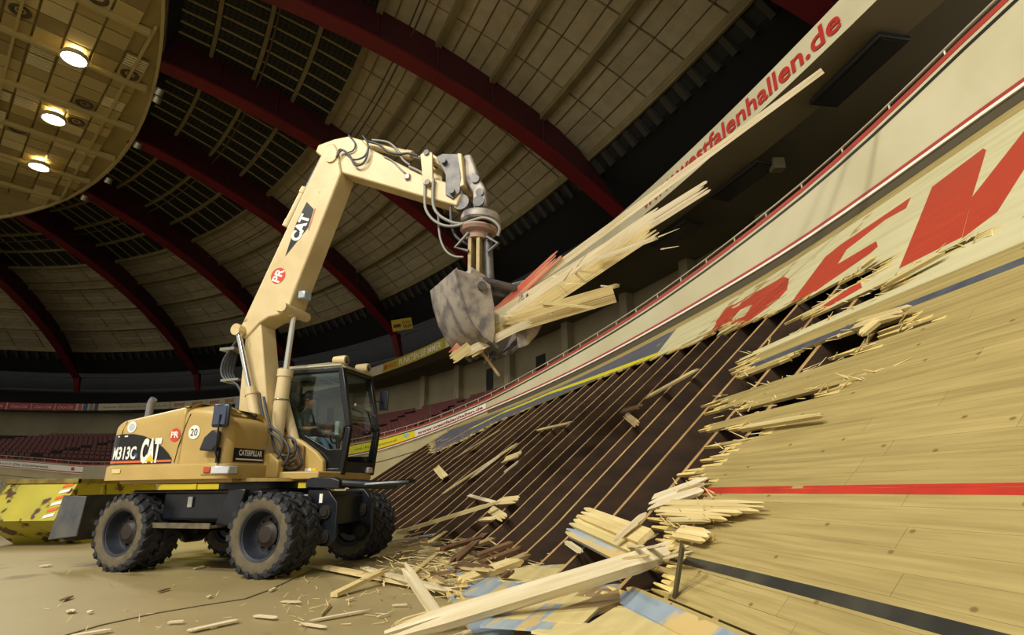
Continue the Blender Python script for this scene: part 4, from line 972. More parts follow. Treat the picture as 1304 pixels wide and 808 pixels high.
# ---- cab
CAB = [(-.38, 1.30), (-.34, 3.04), (1.14, 3.04), (1.36, 2.05), (1.34, 1.62), (1.28, 1.30)]
def cab_x(z): return float(np.interp(z, [1.30, 1.62, 2.05, 3.04], [1.28, 1.34, 1.36, 1.14]))
Y0, Y1 = .30, 1.20
M_cabk = mat('cab_black', '#0e1013', .3)
b = UB()
for y in (Y0, Y1):
    b.beam((cab_x(3.04), y, 3.04), (1.36, y, 2.05), .10, .09, up=(0, 1, 0)); b.beam((1.36, y, 2.05), (1.28, y, 1.3), .10, .09, up=(0, 1, 0)); b.beam((-.36, y, 1.3), (-.34, y, 3.04), .10, .08, up=(0, 1, 0))
    b.beam((-.34, y, 3.02), (1.16, y, 3.02), .08, .08)
b.beam((1.15, Y0, 3.02), (1.15, Y1, 3.02), .08, .08); b.beam((-.34, Y0, 3.02), (-.34, Y1, 3.02), .08, .08)
b.span(-.38, 1.28, Y0-.02, Y1, 1.26, 1.40); b.build('cab_frame', M_cabk, EX, bevel=.015)
b = UB(); b.prism([(.30, 1.4), (1.33, 1.40), (1.345, 1.70), (1.0, 1.70), (.62, 1.90), (.30, 2.05)], Y0-.005, Y0+.03); b.prism([(-.36, 1.4), (1.33, 1.40), (1.35, 1.62), (-.36, 1.62)], Y1-.03, Y1); b.build('cab_panel', M_cabk, EX, bevel=.008)
b = UB(); b.grid([[(1.29, Y0, 1.3), (1.29, Y1, 1.3)], [(1.335, Y0, 1.5), (1.335, Y1, 1.5)]]); b.build('front_sill', M_cabk, EX)
b = UB(); b.span(1.29, 1.36, .98, 1.14, 1.33, 1.43); b.build('head_lamp', mat('clear_lens', '#d8dbe0', .15, .4), EX, bevel=.015)
b = UB(); b.span(1.28, 1.34, 1.15, 1.20, 1.33, 1.43); b.build('indicator_lamp', mat('amber_lens', '#b5481d', .3), EX)
G_side = glass_mat('cab_glass', '#eaf0ee')
b = UB(); b.prism([(-.33, 2.02), (-.32, 3.0), (1.13, 3.0), (1.33, 2.05), (1.32, 1.70), (1.0, 1.70), (.62, 1.90), (.3, 2.03)], Y0+.012, Y0+.018); b.build('side_window', G_side, EX)
b = UB(); b.prism([(-.33, 1.6), (-.32, 3.0), (1.13, 3.0), (1.33, 2.05), (1.32, 1.6)], Y1-.018, Y1-.012); b.build('door_window', G_side, EX)
b = UB(); b.prism([(Y0+.05, 2.0), (Y1-.05, 2.0), (Y1-.05, 3.0), (Y0+.05, 3.0)], -.345, -.34, plane='yz'); b.build('rear_window', G_side, EX)
zz = [1.52, 1.62, 1.85, 2.05, 2.3, 2.6, 3.0]
b = UB(); b.grid([[(cab_x(z)+.03, Y0+.05, z), (cab_x(z)+.03, Y1-.05, z)] for z in zz]); b.build('windscreen', G_side, EX, 60)
b = UB(); b.beam((1.38, Y0+.1, 2.42), (1.36, Y1-.08, 2.30), .025, .04); b.build('grab_rail', mat('rail_grey', '#8a8a86', .4, .3), EX)
b = UB(); b.tube([(1.37, .95, 1.55), (1.42, .98, 2.0), (1.39, .8, 2.35)], .012, 6); b.tube([(1.38, 1.02, 1.56), (1.43, 1.08, 2.1)], .01, 6); b.build('wiper', M_cabk, EX)
b = UB(); b.prism([(-.42, 3.03), (-.38, 3.12), (.9, 3.15), (1.16, 3.10), (1.24, 3.03)], Y0-.03, Y1+.03); b.build('cab_roof', mat('cab_roof_paint', '#7d7458', .5), EX, bevel=.02)
b = UB(); b.tube([(-.40, Y0-.035, 3.09), (1.15, Y0-.035, 3.09)], .018, 6); b.build('roof_gutter', mat('gutter_pale', '#b3b1a2', .4), EX)
for x, y in ((1.08, .42), (1.10, 1.12)):
    b = UB(); b.lathe([(.001, -.2), (.07, -.18), (.085, 0), (.08, .06), (.001, .07)], (x, y, 3.20), (1, 0, -.05), 14); o = b.build('roof_lamp', M_boom, EX, 40)
    b = UB(); b.lathe([(.001, .075), (.06, .068)], (x, y, 3.20), (1, 0, -.05), 14); b.build('lens', mat('lamp_glass_dark', '#4a4f58', .15, .3), o)
b = UB(); b.span(1.25, 1.42, 1.42, 1.46, 2.45, 2.80); b.tube([(1.2, 1.2, 2.6), (1.33, 1.44, 2.6)], .015, 6); b.build('cab_mirror', M_mir, EX, bevel=.02)
# cab interior
M_int = mat('cab_interior_grey', '#8f9494', .6)
b = UB(); b.span(-.3, 1.1, Y0+.05, Y1-.05, 2.93, 2.98); b.build('headliner', M_int, EX)
for k in range(4): b = UB(); b.span(-.2+k*.3, -.02+k*.3, Y0+.3, Y0+.62, 2.90, 2.935); b.build('roof_pad', mat('pad_dark', '#33383c', .7), EX, bevel=.01)
b = UB(); b.span(.05, .55, .52, .98, 1.62, 1.78); b.prism([(-.05, 1.75), (.12, 1.75), (.05, 2.5), (-.10, 2.5)], .52, .98); b.span(-.08, .04, .62, .88, 2.5, 2.74); b.build('operator_seat', mat('seat_dark_blue', '#262e3c', .8), EX, bevel=.04)
b = UB(); b.span(.2, .7, .36, .46, 1.75, 1.92); b.span(.2, .7, 1.03, 1.13, 1.75, 1.92); b.build('console', mat('console_pale', '#a9b3ad', .6), EX, bevel=.02)
b = UB(); b.tube([(.63, .43, 1.9), (.64, .44, 2.08)], .018, 8); b.tube([(.63, 1.07, 1.9), (.64, 1.06, 2.08)], .018, 8); b.build('joystick', M_cabk, EX)
b = UB(); b.span(.92, 1.0, .55, .68, 1.95, 2.18); b.build('monitor', mat('monitor_pale', '#a8b0aa', .5), EX, bevel=.015)
b = UB(); b.tube([(.95, .75, 1.4), (.86, .75, 1.95)], .035, 8); b.tube([Vector((.86, .75, 1.97))+Vector((.15*math.cos(t)*.3, .19*math.sin(t), .15*math.cos(t)*.95)) for t in np.linspace(0, 2*math.pi, 18)], .016, 6); b.build('steering_wheel', M_cabk, EX)
b = UB(); b.span(-.36, 1.28, Y0+.02, Y1-.02, 1.36, 1.42); b.build('cab_floor', M_cabk, EX)

# ---------------------------------------------------------------- the driver (seated, hands on the levers, looking ahead)
def driver():
    bm = bmesh.new(); sk = bm.verts.layers.skin.verify(); V = {}
    def v(n, p, r):
        x = bm.verts.new(p); x[sk].radius = (r, r) if not isinstance(r, tuple) else r; V[n] = x; return x
    cy = .75; DX = .2
    v('pelvis', (.02, cy, 1.88), (.15, .13)); v('waist', (.0, cy, 2.05), (.14, .12)); v('chest', (-.02, cy, 2.25), (.17, .12)); v('neckb', (.0, cy, 2.40), (.08, .08)); v('neck', (.02, cy, 2.46), .052); v('headb', (.045, cy, 2.53), (.07, .085)); v('head', (.05, cy, 2.62), (.078, .095)); v('crown', (.04, cy, 2.69), (.06, .075))
    for n in ('pelvis', 'waist', 'chest', 'neckb', 'neck', 'headb', 'head'):
        pass
    order = ['pelvis', 'waist', 'chest', 'neckb', 'neck', 'headb', 'head', 'crown']
    for a_, b_ in zip(order, order[1:]): bm.edges.new((V[a_], V[b_]))
    for s, t in ((-1, 'r'), (1, 'l')):
        v('sh'+t, (-.02, cy+s*.17, 2.33), .07); v('el'+t, (.08, cy+s*.27, 2.08), .046); v('wr'+t, (.33, cy+s*.30, 2.06), .033); v('ha'+t, (.40, cy+s*.315, 2.07), .042)
        for a_, b_ in (('chest', 'sh'+t), ('sh'+t, 'el'+t), ('el'+t, 'wr'+t), ('wr'+t, 'ha'+t)): bm.edges.new((V[a_], V[b_]))
        for k in range(4):
            f1 = v('f%d%s' % (k, t), (.44, cy+s*.315+(k-1.5)*.018, 2.085-.006*abs(k-1)), .010); f2 = v('g%d%s' % (k, t), (.465, cy+s*.315+(k-1.5)*.016, 2.06), .009); bm.edges.new((V['ha'+t], f1)); bm.edges.new((f1, f2))
        th1 = v('th'+t, (.41, cy+s*.27, 2.09), .011); bm.edges.new((V['ha'+t], th1))
        v('hip'+t, (.08, cy+s*.10, 1.86), .09); v('kn'+t, (.50, cy+s*.14, 1.88), .065); v('an'+t, (.66, cy+s*.14, 1.50), .045); v('to'+t, (.84, cy+s*.14, 1.47), .04)
        for a_, b_ in (('pelvis', 'hip'+t), ('hip'+t, 'kn'+t), ('kn'+t, 'an'+t), ('an'+t, 'to'+t)): bm.edges.new((V[a_], V[b_]))
    V['pelvis'][sk].use_root = True
    for f in bm.verts: f.co = U @ (f.co+Vector((DX, 0, 0)))
    me = bpy.data.meshes.new('person'); bm.to_mesh(me); bm.free()
    o = bpy.data.objects.new('person', me); COL.objects.link(o); o.modifiers.new('skin', 'SKIN'); s = o.modifiers.new('sub', 'SUBSURF'); s.levels = 1; s.render_levels = 1
    dg = bpy.context.evaluated_depsgraph_get(); m2 = bpy.data.meshes.new_from_object(o.evaluated_get(dg)); o.modifiers.clear(); o.data = m2
    for m in (mat('work_shirt', '#5d675f', .8), mat('skin', '#c08a68', .55), mat('jeans', '#6d7f96', .8)): m2.materials.append(m)
    for p in m2.polygons:
        c = p.center; arm = c.x > .36 and c.z > 1.97 and abs((U.inverted() @ c).y-.75) > .2
        p.material_index = 1 if (c.z > 2.45 or arm) else (2 if c.z < 1.98 else 0); p.use_smooth = True
    o.location = EXM.translation; o.rotation_euler = (0, 0, -.332)
    tag(o, 'person in grey work shirt and dark cap sitting at the levers in the excavator cab', 'person')
    b = MB(U @ Matrix.Translation((DX, 0, 0))); b.lathe([(.104, -.01), (.106, .03), (.09, .08), (.05, .11), (.001, .118)], (.05, cy, 2.66), (0, 0, 1), 18); b.prism([(.10, 2.655), (.24, 2.645), (.24, 2.66), (.10, 2.68)], cy-.075, cy+.075); b.build('cap', mat('cap_dark', '#2b333c', .8), o, 40)
    b = MB(U @ Matrix.Translation((DX, 0, 0))); b.lathe([(.098, -.05), (.102, -.01)], (.03, cy, 2.65), (0, 0, 1), 14); b.build('hair', mat('hair_brown', '#3b2a1c', .8), o)
    b = MB(U @ Matrix.Translation((DX, 0, 0))); b.prism([(.13, 2.62), (.165, 2.575), (.13, 2.57)], cy-.015, cy+.015); b.span(.122, .135, cy-.03, cy+.03, 2.525, 2.534); b.build('face_features', mat('skin_shade', '#a06a50', .6), o)
    for s in (-1, 1):
        b = MB(U @ Matrix.Translation((DX, 0, 0))); b.lathe([(.001, .014), (.01, .008), (.012, 0)], (.118, cy+s*.035, 2.622), (1, 0, 0), 8); b.build('eye', mat('eye_dark', '#241c18', .3), o)
        b = MB(U @ Matrix.Translation((DX, 0, 0))); b.lathe([(.001, .012), (.022, .006), (.026, -.004)], (.05, cy+s*.085, 2.6), (0, s, 0), 10); b.build('ear', mat('skin', '#c08a68', .55), o)
driver()
# ---------------------------------------------------------------- skips
M_sky = mat('skip_yellow', '#b9ae34', .6, col2='#a39a30', nscale=1.5, col3='#4b3018', n3scale=3.0, n3thr=.555, bump=.2, bscale=6)
M_sky2 = mat('skip_bright_yellow', '#d6c21c', .5, col2='#c8b41c', nscale=1.5, col3='#5a431c', n3scale=3., n3thr=.72)
def skip(name, loc, rz, label, m, W=1.5, L_=1.7, chev=True):
    r = tag(empty(name, loc, rz), label, 'skip', 'yellow skips beside the excavator')
    prof = [(0, .0), (-.95, .52), (-.48, 1.30), (L_+.48, 1.30), (L_+.95, .52), (L_, .0)]
    inn = [(.04, .05), (-.86, .54), (-.42, 1.30), (L_+.42, 1.30), (L_+.86, .54), (L_-.04, .05)]
    b = MB(); b.grid([[(-W/2, y, z) for y, z in P] for P in (prof,)]+[[(W/2, y, z) for y, z in prof]]); b2 = b
    b.f.clear(); b.m.clear(); n = 6
    for i in range(n):
        if i == 2: continue
        b.f.append((i, (i+1) % n, n+(i+1) % n, n+i)); b.m.append(0)
    for x in (-W/2, W/2):
        o = len(b.v); b.v += [(x, y, z) for y, z in prof]; b.f.append(tuple(range(o, o+6))); b.m.append(0)
    body = b.build('body', m, r); s = body.modifiers.new('thick', 'SOLIDIFY'); s.thickness = .03; s.offset = -1
    b = MB()
    for x in (-W/2, W/2): b.span(x-.05, x+.05, -.53, L_+.53, 1.26, 1.36)
    b.span(-W/2-.05, W/2+.05, -.54, -.44, 1.26, 1.36); b.span(-W/2-.05, W/2+.05, L_+.44, L_+.54, 1.26, 1.36); b.build('rim', mat('skip_rim_rust', '#8f8238', .65, col2='#5a3f22', nscale=5., namt=.6), r, bevel=.012)
    for x in (-W/2-.04, W/2): 
        for y in (.3, L_-.3): b = MB(); b.span(x, x+.04, y-.06, y+.06, .05, 1.28); b.build('rib', m, r, bevel=.01)
        b = MB(); b.tube([(x+.02, L_/2, .6), (x+(.2 if x > 0 else -.16), L_/2, .6)], .05, 10); b.build('lifting_pin', mat('pin_steel', '#37332e', .5, .5), r)
    if chev:
        d = Vector((0, .47, .78)); nrm = Vector((0, -.78, .47)).normalized()
        for k in range(6):
            p = lambda u, v: Vector((W/2-.24+u, -.95, .52))+d*v+nrm*.012
            v0 = .04+k*.155; b = MB(); b.add([p(0, v0), p(.2, v0+.07), p(.2, v0+.15), p(0, v0+.08)], [(0, 1, 2, 3)])
            b.build('warning_stripe', mat('chevron_white', '#eceae4', .4) if k % 2 == 0 else mat('chevron_orange', '#d8632a', .4), r)
        b = MB(); b.span(W/2+.018, W/2+.022, -.28, .05, .62, .80); b.build('warning_plate', mat('chevron_white', '#eceae4', .4), r)
        b = MB(); b.span(W/2+.018, W/2+.022, .25, .9, .92, 1.08); b.build('plate', mat('yellow_plate', '#cdbb1a', .4), r)
    return r
skip('skip', (-10.3, 13.0, 0), .0, 'rust-streaked yellow skip with red and white warning stripes on its near end', M_sky)
skip('skip', (-8.6, 15.4, 0), -1.42, 'cleaner bright yellow skip standing behind the excavator chassis', M_sky2, L_=2.9, chev=False)
# crumpled plastic and a batten sticking out of the first skip
rp = random.Random(8); b = MB(); rows = []
for i in range(9):
    rows.append([(-.55+.11*i+rp.uniform(-.05, .05), -.35+.14*j+rp.uniform(-.06, .06), .35*math.exp(-((i-4)**2+(j-3)**2)/9)+rp.uniform(-.08, .1)) for j in range(7)])
b.grid(rows); o = b.build('plastic_sheet', mat('white_plastic', '#dfe2e2', .3, col2='#9aa2ac', nscale=4.), norm=False); o.location = (-11.35, 12.35, 1.12)
o.scale = (.7, .7, .9); s = o.modifiers.new('thick', 'SOLIDIFY'); s.thickness = .01
tag(o, 'crumpled white plastic sheet spilling over the edge of the rusty skip', 'plastic sheet')

# ---------------------------------------------------------------- torn boards
W_new = mat('fresh_pine', '#d6c590', .65, col2='#c3ad74', nscale=2.5, stretch=(.5, 7, 7), rnd=.12, bump=.25, bscale=8)
W_pale = mat('pale_split_pine', '#dfd4b6', .6, col2='#cbbb94', nscale=2.5, stretch=(.5, 7, 7), rnd=.06, bump=.25, bscale=8)
W_old = mat('weathered_pine', '#ab9468', .75, col2='#8a7450', nscale=2.5, stretch=(.5, 7, 7), rnd=.15, bump=.3, bscale=8)
W_brown = mat('brown_timber', '#7c5c3c', .8, col2='#5c422a', nscale=2.5, stretch=(.5, 7, 7), rnd=.15, bump=.3, bscale=8)
W_red = mat('red_painted_pine', '#c2513c', .6, col2='#d9a98a', nscale=3., stretch=(.3, 14, 14), bump=.2, bscale=8)
W_blue = mat('blue_painted_board', '#8497aa', .65, col2='#a9b1ae', nscale=2., stretch=(.5, 5, 5), col3='#c6ad74', n3scale=1.6, n3thr=.55)
W_cream = mat('cream_painted_board', '#d8c88f', .6, col2='#c8b67c', nscale=2., stretch=(.5, 5, 5))
def board(p1, p2, wd, th, m, up_=(0, 0, 1), label=None, group=None, torn=(1, 1), strips=3, name='broken_board', rs=None, taper=1.):
    p1 = Vector(p1); p2 = Vector(p2); L_ = (p2-p1).length; x = (p2-p1).normalized(); y = Vector(up_).cross(x)
    if y.length < 1e-3: y = Vector((0, 1, 0)).cross(x)
    y.normalize(); z = x.cross(y); rs = rs or random; b = MB()
    for k in range(strips):
        y0 = -wd/2+wd*k/strips; y1 = y0+wd/strips-.001; j0 = rs.uniform(.05, .35)*min(1, L_*.5)*torn[0]; j1 = rs.uniform(.05, .4)*min(1, L_*.5)*torn[1]; e0 = rs.uniform(0, .18)*torn[0]*min(1, L_*.4); e1 = rs.uniform(0, .25)*torn[1]*min(1, L_*.4)
        h0 = rs.uniform(.8, 1.0)*th/2
        secs = [(e0, .35, .3), (e0+j0, 1, 1), (L_-e1-j1, taper, 1), (L_-e1, .3*taper, .3)]
        if not torn[0]: secs[0] = (0, 1, 1); secs[1] = (L_*.3, 1, 1)
        if not torn[1]: secs[3] = (L_, taper, 1)
        vs = []; yc = (y0+y1)/2+(y1-y0)*rs.uniform(-.2, .2)*(torn[0] or torn[1])
        for i, (s, wf, tf) in enumerate(secs):
            ym = (y0+y1)/2 if wf == 1 else yc; ym *= (taper if i >= 2 else 1); hw = (y1-y0)/2*wf
            vs += [(s, ym-hw, -h0*tf), (s, ym+hw, -h0*tf), (s, ym+hw, h0*tf), (s, ym-hw, h0*tf)]
        fs = [(0, 1, 2, 3), (15, 14, 13, 12)]+[(i*4+k2, i*4+(k2+1) % 4, i*4+4+(k2+1) % 4, i*4+4+k2) for i in range(3) for k2 in range(4)]
        b.add(vs, fs)
    o = b.build(name, m); o.matrix_world = Matrix(((x.x, y.x, z.x, p1.x), (x.y, y.y, z.y, p1.y), (x.z, y.z, z.z, p1.z), (0, 0, 0, 1)))
    if label: tag(o, label, 'board', group)
    return o
Z = at_z
GR = 'boards lying in the wreckage'
FV = tuple(-_f)
# boards held by the grab (faces turned to the photographer)
HB = 'boards held in the grab'
for a, c, ta, tc, wd, th, m, lab, tr, tpn in (
    ((612, 410), (1046, 91), 8.60, 8.9, .12, .08, W_pale, 'very long pale beam in the grab reaching past the balcony lettering', (1, 0), .8),
    ((600, 425), (905, 234), 8.50, 8.6, .22, .06, W_pale, 'pale board bundle in the grab with a long splintered tip', (1, 1), .8),
    ((604, 437), (842, 270), 8.38, 8.4, .24, .05, W_pale, 'wide board panel in the grab, split along its whole length', (1, 1), .95),
    ((592, 452), (836, 290), 8.30, 8.3, .22, .05, W_new, 'front board of the bundle in the grab, frayed at the end', (1, 1), .95),
    ((572, 455), (714, 321), 8.52, 8.62, .17, .06, W_red, 'red painted board standing up out of the grab', (1, 1), .8),
    ((574, 458), (640, 412), 8.3, 8.3, .16, .05, W_new, 'short board end hanging below the grab', (1, 1), 1.),
    ((640, 416), (782, 374), 8.25, 8.05, .26, .05, W_new, 'flat yellow board in the grab with a square cut end', (1, 0), .95),
    ((640, 405), (790, 362), 8.1, 7.9, .07, .04, W_new, 'thin yellow batten lying on the boards in the grab', (1, 1), .7),
    ((598, 446), (678, 408), 8.1, 7.9, .12, .04, W_pale, 'ragged splinter under the boards in the grab', (1, 1), .5),
    ((688, 385), (760, 392), 8.0, 7.9, .05, .03, W_new, 'loose splinter lying across the boards in the grab', (1, 1), .5),
    ((760, 330), (838, 302), 8.2, 8.1, .07, .04, W_pale, 'splinter peeling off the bundle below its long tip', (1, 1), .6),
    ((614, 448), (637, 480), 8.3, 8.2, .045, .03, W_old, 'thin stick dangling below the grab', (0, 1), .8)):
    board(at_t(*a, ta), at_t(*c, tc), wd, th, m, FV, lab, HB, (tr[0]*.5, tr[1]*.6), 4, taper=max(tpn, .85))
rs = random.Random(21)
sm = MB()
for k in range(16):
    f = rs.random(); x = 590+250*f+rs.uniform(-12, 12); y = 440-140*f+rs.uniform(-22, 24); an = rs.uniform(-.9, .5); l = rs.uniform(8, 34)
    p = at_t(x, y, 8.1+rs.uniform(-.1, .2)); q = at_t(x+l*math.cos(an), y+l*math.sin(an)*.8-.3*l, 8.0+rs.uniform(-.1, .2)); sm.beam(p, q, .022, .012, FV, 0, .004, .004)
tag(sm.build('bundle_splinters', W_pale), 'fine pale splinters bristling from the boards in the grab', 'splinters', kind='stuff')
# big beam across the foreground and what carries it
board(Z(468, 817, .12), Z(893, 688, .64), .15, .06, W_pale, (0, -.5, .85), 'long pale beam leaning from the floor up to the torn track', GR, (1, .5), 2)
board(Z(484, 816, .10), Z(872, 704, .56), .05, .10, W_pale, (0, -.5, .85), 'white square-edged batten along the front of the long pale beam', GR, (.5, 1), 1)
board(Z(498, 797, .10), Z(760, 722, .34), .12, .05, W_new, (0, 0, 1), 'narrow yellow board tucked behind the long pale beam', GR)
board(Z(812, 758, .14), Z(818, 712, .42), .09, .06, W_new, (0, 1, 0), 'short upright post under the long pale beam', GR, (0, 0), 2)
board(Z(570, 812, .06), Z(812, 765, .16), .10, .04, W_pale, (0, 0, 1), 'splintered white board in front of the long pale beam', GR)
board(Z(635, 815, .12), Z(862, 734, .30), .16, .05, W_old, (0, -.3, 1), 'weathered plank lying on the blue apron', GR, (1, 1), 2)
board(Z(869, 694, .70), Z(856, 783, .22), .05, .02, mat('strap_dark', '#4b4230', .6), (1, 0, 0), 'dark bent strap hanging from the torn edge of the track', GR, (0, 0), 1, 'metal_strap')
# stack of boards under the torn edge
def on(x, y, w_=.05): a, q = on_track(x, y); return T(a, q, w_)
for k, (a, c, lab) in enumerate((((748, 664), (835, 698), 'top board of the slanting stack below the joists'), ((738, 672), (822, 706), 'middle board of the slanting stack below the joists'), ((728, 680), (806, 716), 'bottom board of the slanting stack below the joists'))):
    board(on(*a, .16-.03*k), on(*c, .12-.03*k), .17, .05, (W_new, W_cream, W_blue)[k], (-.6, -.1, .8), lab, GR, (1, 0))
board(on(800, 712, .2), on(845, 672, .2), .07, .04, W_pale, (-.6, 0, .8), 'white splintered batten above the slanting stack of boards', GR)
board(on(727, 697, .1), on(753, 716, .12), .06, .04, W_pale, (0, 0, 1), 'short white batten lying between the joists and the long beam', GR)
# floor in front of the machine
board(Z(390, 717, .05), Z(620, 760, .06), .13, .05, W_new, (0, 0, 1), 'long fresh board lying in front of the excavator tyres', GR)
board(Z(460, 722, .11), Z(575, 752, .10), .09, .04, W_pale, (0, 0, 1), 'pale board crossing the long fresh board on the floor', GR)
board(Z(425, 757, .03), Z(497, 722, .16), .09, .05, W_new, (0, 0, 1), 'board with a pale sawn end propped on the long fresh board', GR, (0, 1), 2)
board(Z(556, 782, .14), Z(511, 716, .50), .085, .05, W_pale, (1, -1, 0), 'white forked stake standing up beside the long pale beam', GR, (0, 1), 2)
board(Z(520, 735, .12), Z(560, 702, .15), .07, .04, W_new, (0, 0, 1), 'yellow batten lying on the chips beside the white stake', GR)
board(Z(545, 735, .1), Z(585, 758, .06), .06, .04, W_new, (0, 0, 1), 'short split board between the white stake and the blue boards', GR)
board(Z(584, 741, .12), Z(664, 712, .28), .14, .07, W_new, (0, -.3, 1), 'yellow beam lying over the brown boards of the heap', GR, (1, 1), 2)
board(Z(496, 681, .12), Z(640, 637, .85), .11, .07, W_new, (0, -.4, 1), 'long pole leaning from the front tyre up onto the joists', GR, (0, 1), 2)
for k, (a, c) in enumerate((((602, 709), (655, 690)), ((610, 717), (668, 696)), ((622, 726), (676, 704)), ((588, 700), (634, 684)), ((576, 716), (622, 676)), ((560, 700), (612, 684)))):
    board(Z(*a, .14+.02*k), Z(*c, .30), .11, .05, (W_brown, W_brown, W_old, W_old, W_brown, W_brown)[k], (0, -.2, 1), 'brown old board in the heap at the foot of the joists', GR, (1, 1), 2)
for k, (a, c, m) in enumerate((((495, 690), (580, 676), W_blue), ((508, 697), (560, 686), W_old), ((500, 676), (560, 668), W_old), ((516, 684), (556, 672), W_brown), ((545, 690), (600, 680), W_old), ((530, 703), (590, 694), W_blue), ((640, 735), (688, 724), W_blue), ((560, 706), (640, 668), W_brown))):
    board(Z(*a, .08), Z(*c, .13), .14, .04, m, (0, 0, 1), {0: 'blue board lying flat beside the front tyre', 5: 'blue board lying flat in the middle of the heap', 6: 'blue board piece beside the cream panels'}.get(k, 'flat weathered board between the tyre and the heap'), GR, (1, 1), 3)
# painted panels of the apron, lying loose
for a, c, wd, m, lab in (((668, 742), (702, 718), .42, W_cream, 'cream panel lying in the heap above the long pale beam'), ((700, 724), (728, 708), .30, W_blue, 'blue panel lying in the heap above the long pale beam'), ((620, 757), (650, 735), .34, W_blue, 'blue panel lying left of the cream panel'),
                         ((690, 792), (742, 752), .42, W_cream, 'cream panel lying below the long pale beam'), ((655, 800), (700, 765), .36, W_blue, 'blue panel lying below the long pale beam'), ((750, 762), (790, 735), .4, W_old, 'muddy panel lying below the long pale beam'), ((795, 752), (830, 735), .34, W_blue, 'blue panel beside the upright post'), ((800, 812), (845, 775), .5, W_cream, 'large cream panel lying in front of the weathered plank'), ((715, 812), (760, 795), .35, W_cream, 'cream panel corner in front of the weathered plank')):
    board(Z(*a, .20), Z(*c, .20), wd*1.35, .02, m, (0, 0, 1), lab, 'painted apron panels', (0, 1), 2, 'painted_panel')
# pieces lying on the bare joists and on the boards of the track
def on(x, y, w_=.05): a, q = on_track(x, y); return T(a, q, w_)
for a, c, wd, m, lab in (((559, 634), (667, 563), .12, W_new, 'long pale board lying slantwise across the bare joists'), ((599, 612), (660, 566), .12, W_pale, 'white board lying beside the long pale board on the joists'), ((556, 596), (569, 611), .22, W_new, 'short splintered chunk stuck between the farther joists'),
    ((642, 588), (667, 580), .22, W_new, 'short broken chunk on the joists below the yellow stripe'), ((643, 604), (663, 590), .08, W_pale, 'curved splinter hanging on the middle joists'), ((596, 632), (642, 646), .07, W_pale, 'white stick crossing the end of the leaning pole'), ((626, 650), (647, 665), .16, W_new, 'broken chunk below the end of the leaning pole'), ((634, 641), (664, 640), .18, W_new, 'splintered chunk at the end of the leaning pole'),
    ((610, 664), (636, 664), .08, W_new, 'small yellow piece on the joists above the heap'), ((822, 511), (897, 472), .09, W_new, 'thin board crossing the nearer joists'), ((684, 550), (731, 541), .07, W_new, 'bent lath lying on the middle joists'), ((798, 530), (817, 546), .12, W_old, 'hanging splinter on the nearer joists'), ((792, 527), (822, 521), .12, W_brown, 'brown stub nailed across the nearer joists'), ((572, 590), (640, 548), .10, W_old, 'grey plank lying along the farthest joists'),
    ((829, 647), (912, 622), .22, W_pale, 'white splintered board torn up at the end of the red line'), ((840, 641), (905, 624), .12, W_old, 'grey splintered board at the torn edge below the red line'), ((843, 647), (997, 656), .10, W_new, 'long yellow splinter lying on the track below the red line'), ((838, 656), (952, 667), .09, W_new, 'second long yellow splinter lying on the track below the red line'), ((852, 668), (915, 671), .05, W_new, 'short thin splinter lying on the track'), ((865, 682), (914, 693), .12, W_new, 'chunky broken lath end on the track above the black line'),
    ((945, 551), (1066, 535), .05, W_new, 'thin yellow splinter on the track boards'), ((1090, 420), (1165, 403), .14, W_new, 'frayed board end sticking up at the dark gap'), ((1100, 432), (1130, 412), .12, W_new, 'short piece jammed in the dark gap in the boards'), ((915, 430), (945, 415), .10, W_new, 'frayed wood around the hole in the first red letter'), ((1100, 345), (1122, 331), .08, W_new, 'frayed wood at the foot of the middle red letter'), ((1130, 368), (1215, 325), .07, W_new, 'pale split board beside the long dark slit')):
    board(on(*a), on(*c, .07), wd, .035, m, (-.7, -.2, .7), lab, 'splintered pieces on the track', (1, 1), 3)
rs = random.Random(4)
GL_ = 'random boards of the heap'
for k in range(34):
    x, y = rs.uniform(500, 690), rs.uniform(678, 738)
    if y > 700 and x < 545: continue
    an = rs.uniform(-1.2, .5); l = rs.uniform(18, 60); z = rs.uniform(.06, .22)
    m = rs.choice((W_old, W_old, W_new, W_brown, W_pale))
    board(Z(x, y, z), Z(x+l*math.cos(an), y+l*math.sin(an)*.35, z+rs.uniform(-.03, .12)), rs.uniform(.04, .09), .03, m, (0, 0, 1), 'small splintered board among the chips at the foot of the joists', GL_, (1, 1), 2, rs=rs)
for k in range(12):
    x, y = rs.uniform(790, 870), rs.uniform(676, 716); an = rs.uniform(-.9, .1); l = rs.uniform(18, 50)
    board(Z(x, y, .55), Z(x+l*math.cos(an), y+l*math.sin(an)*.5, .66), rs.uniform(.03, .06), .02, rs.choice((W_new, W_pale)), (0, 0, 1), 'loose splinter piled at the upper end of the long pale beam', 'splinters at the beam end', (1, 1), 2, rs=rs)
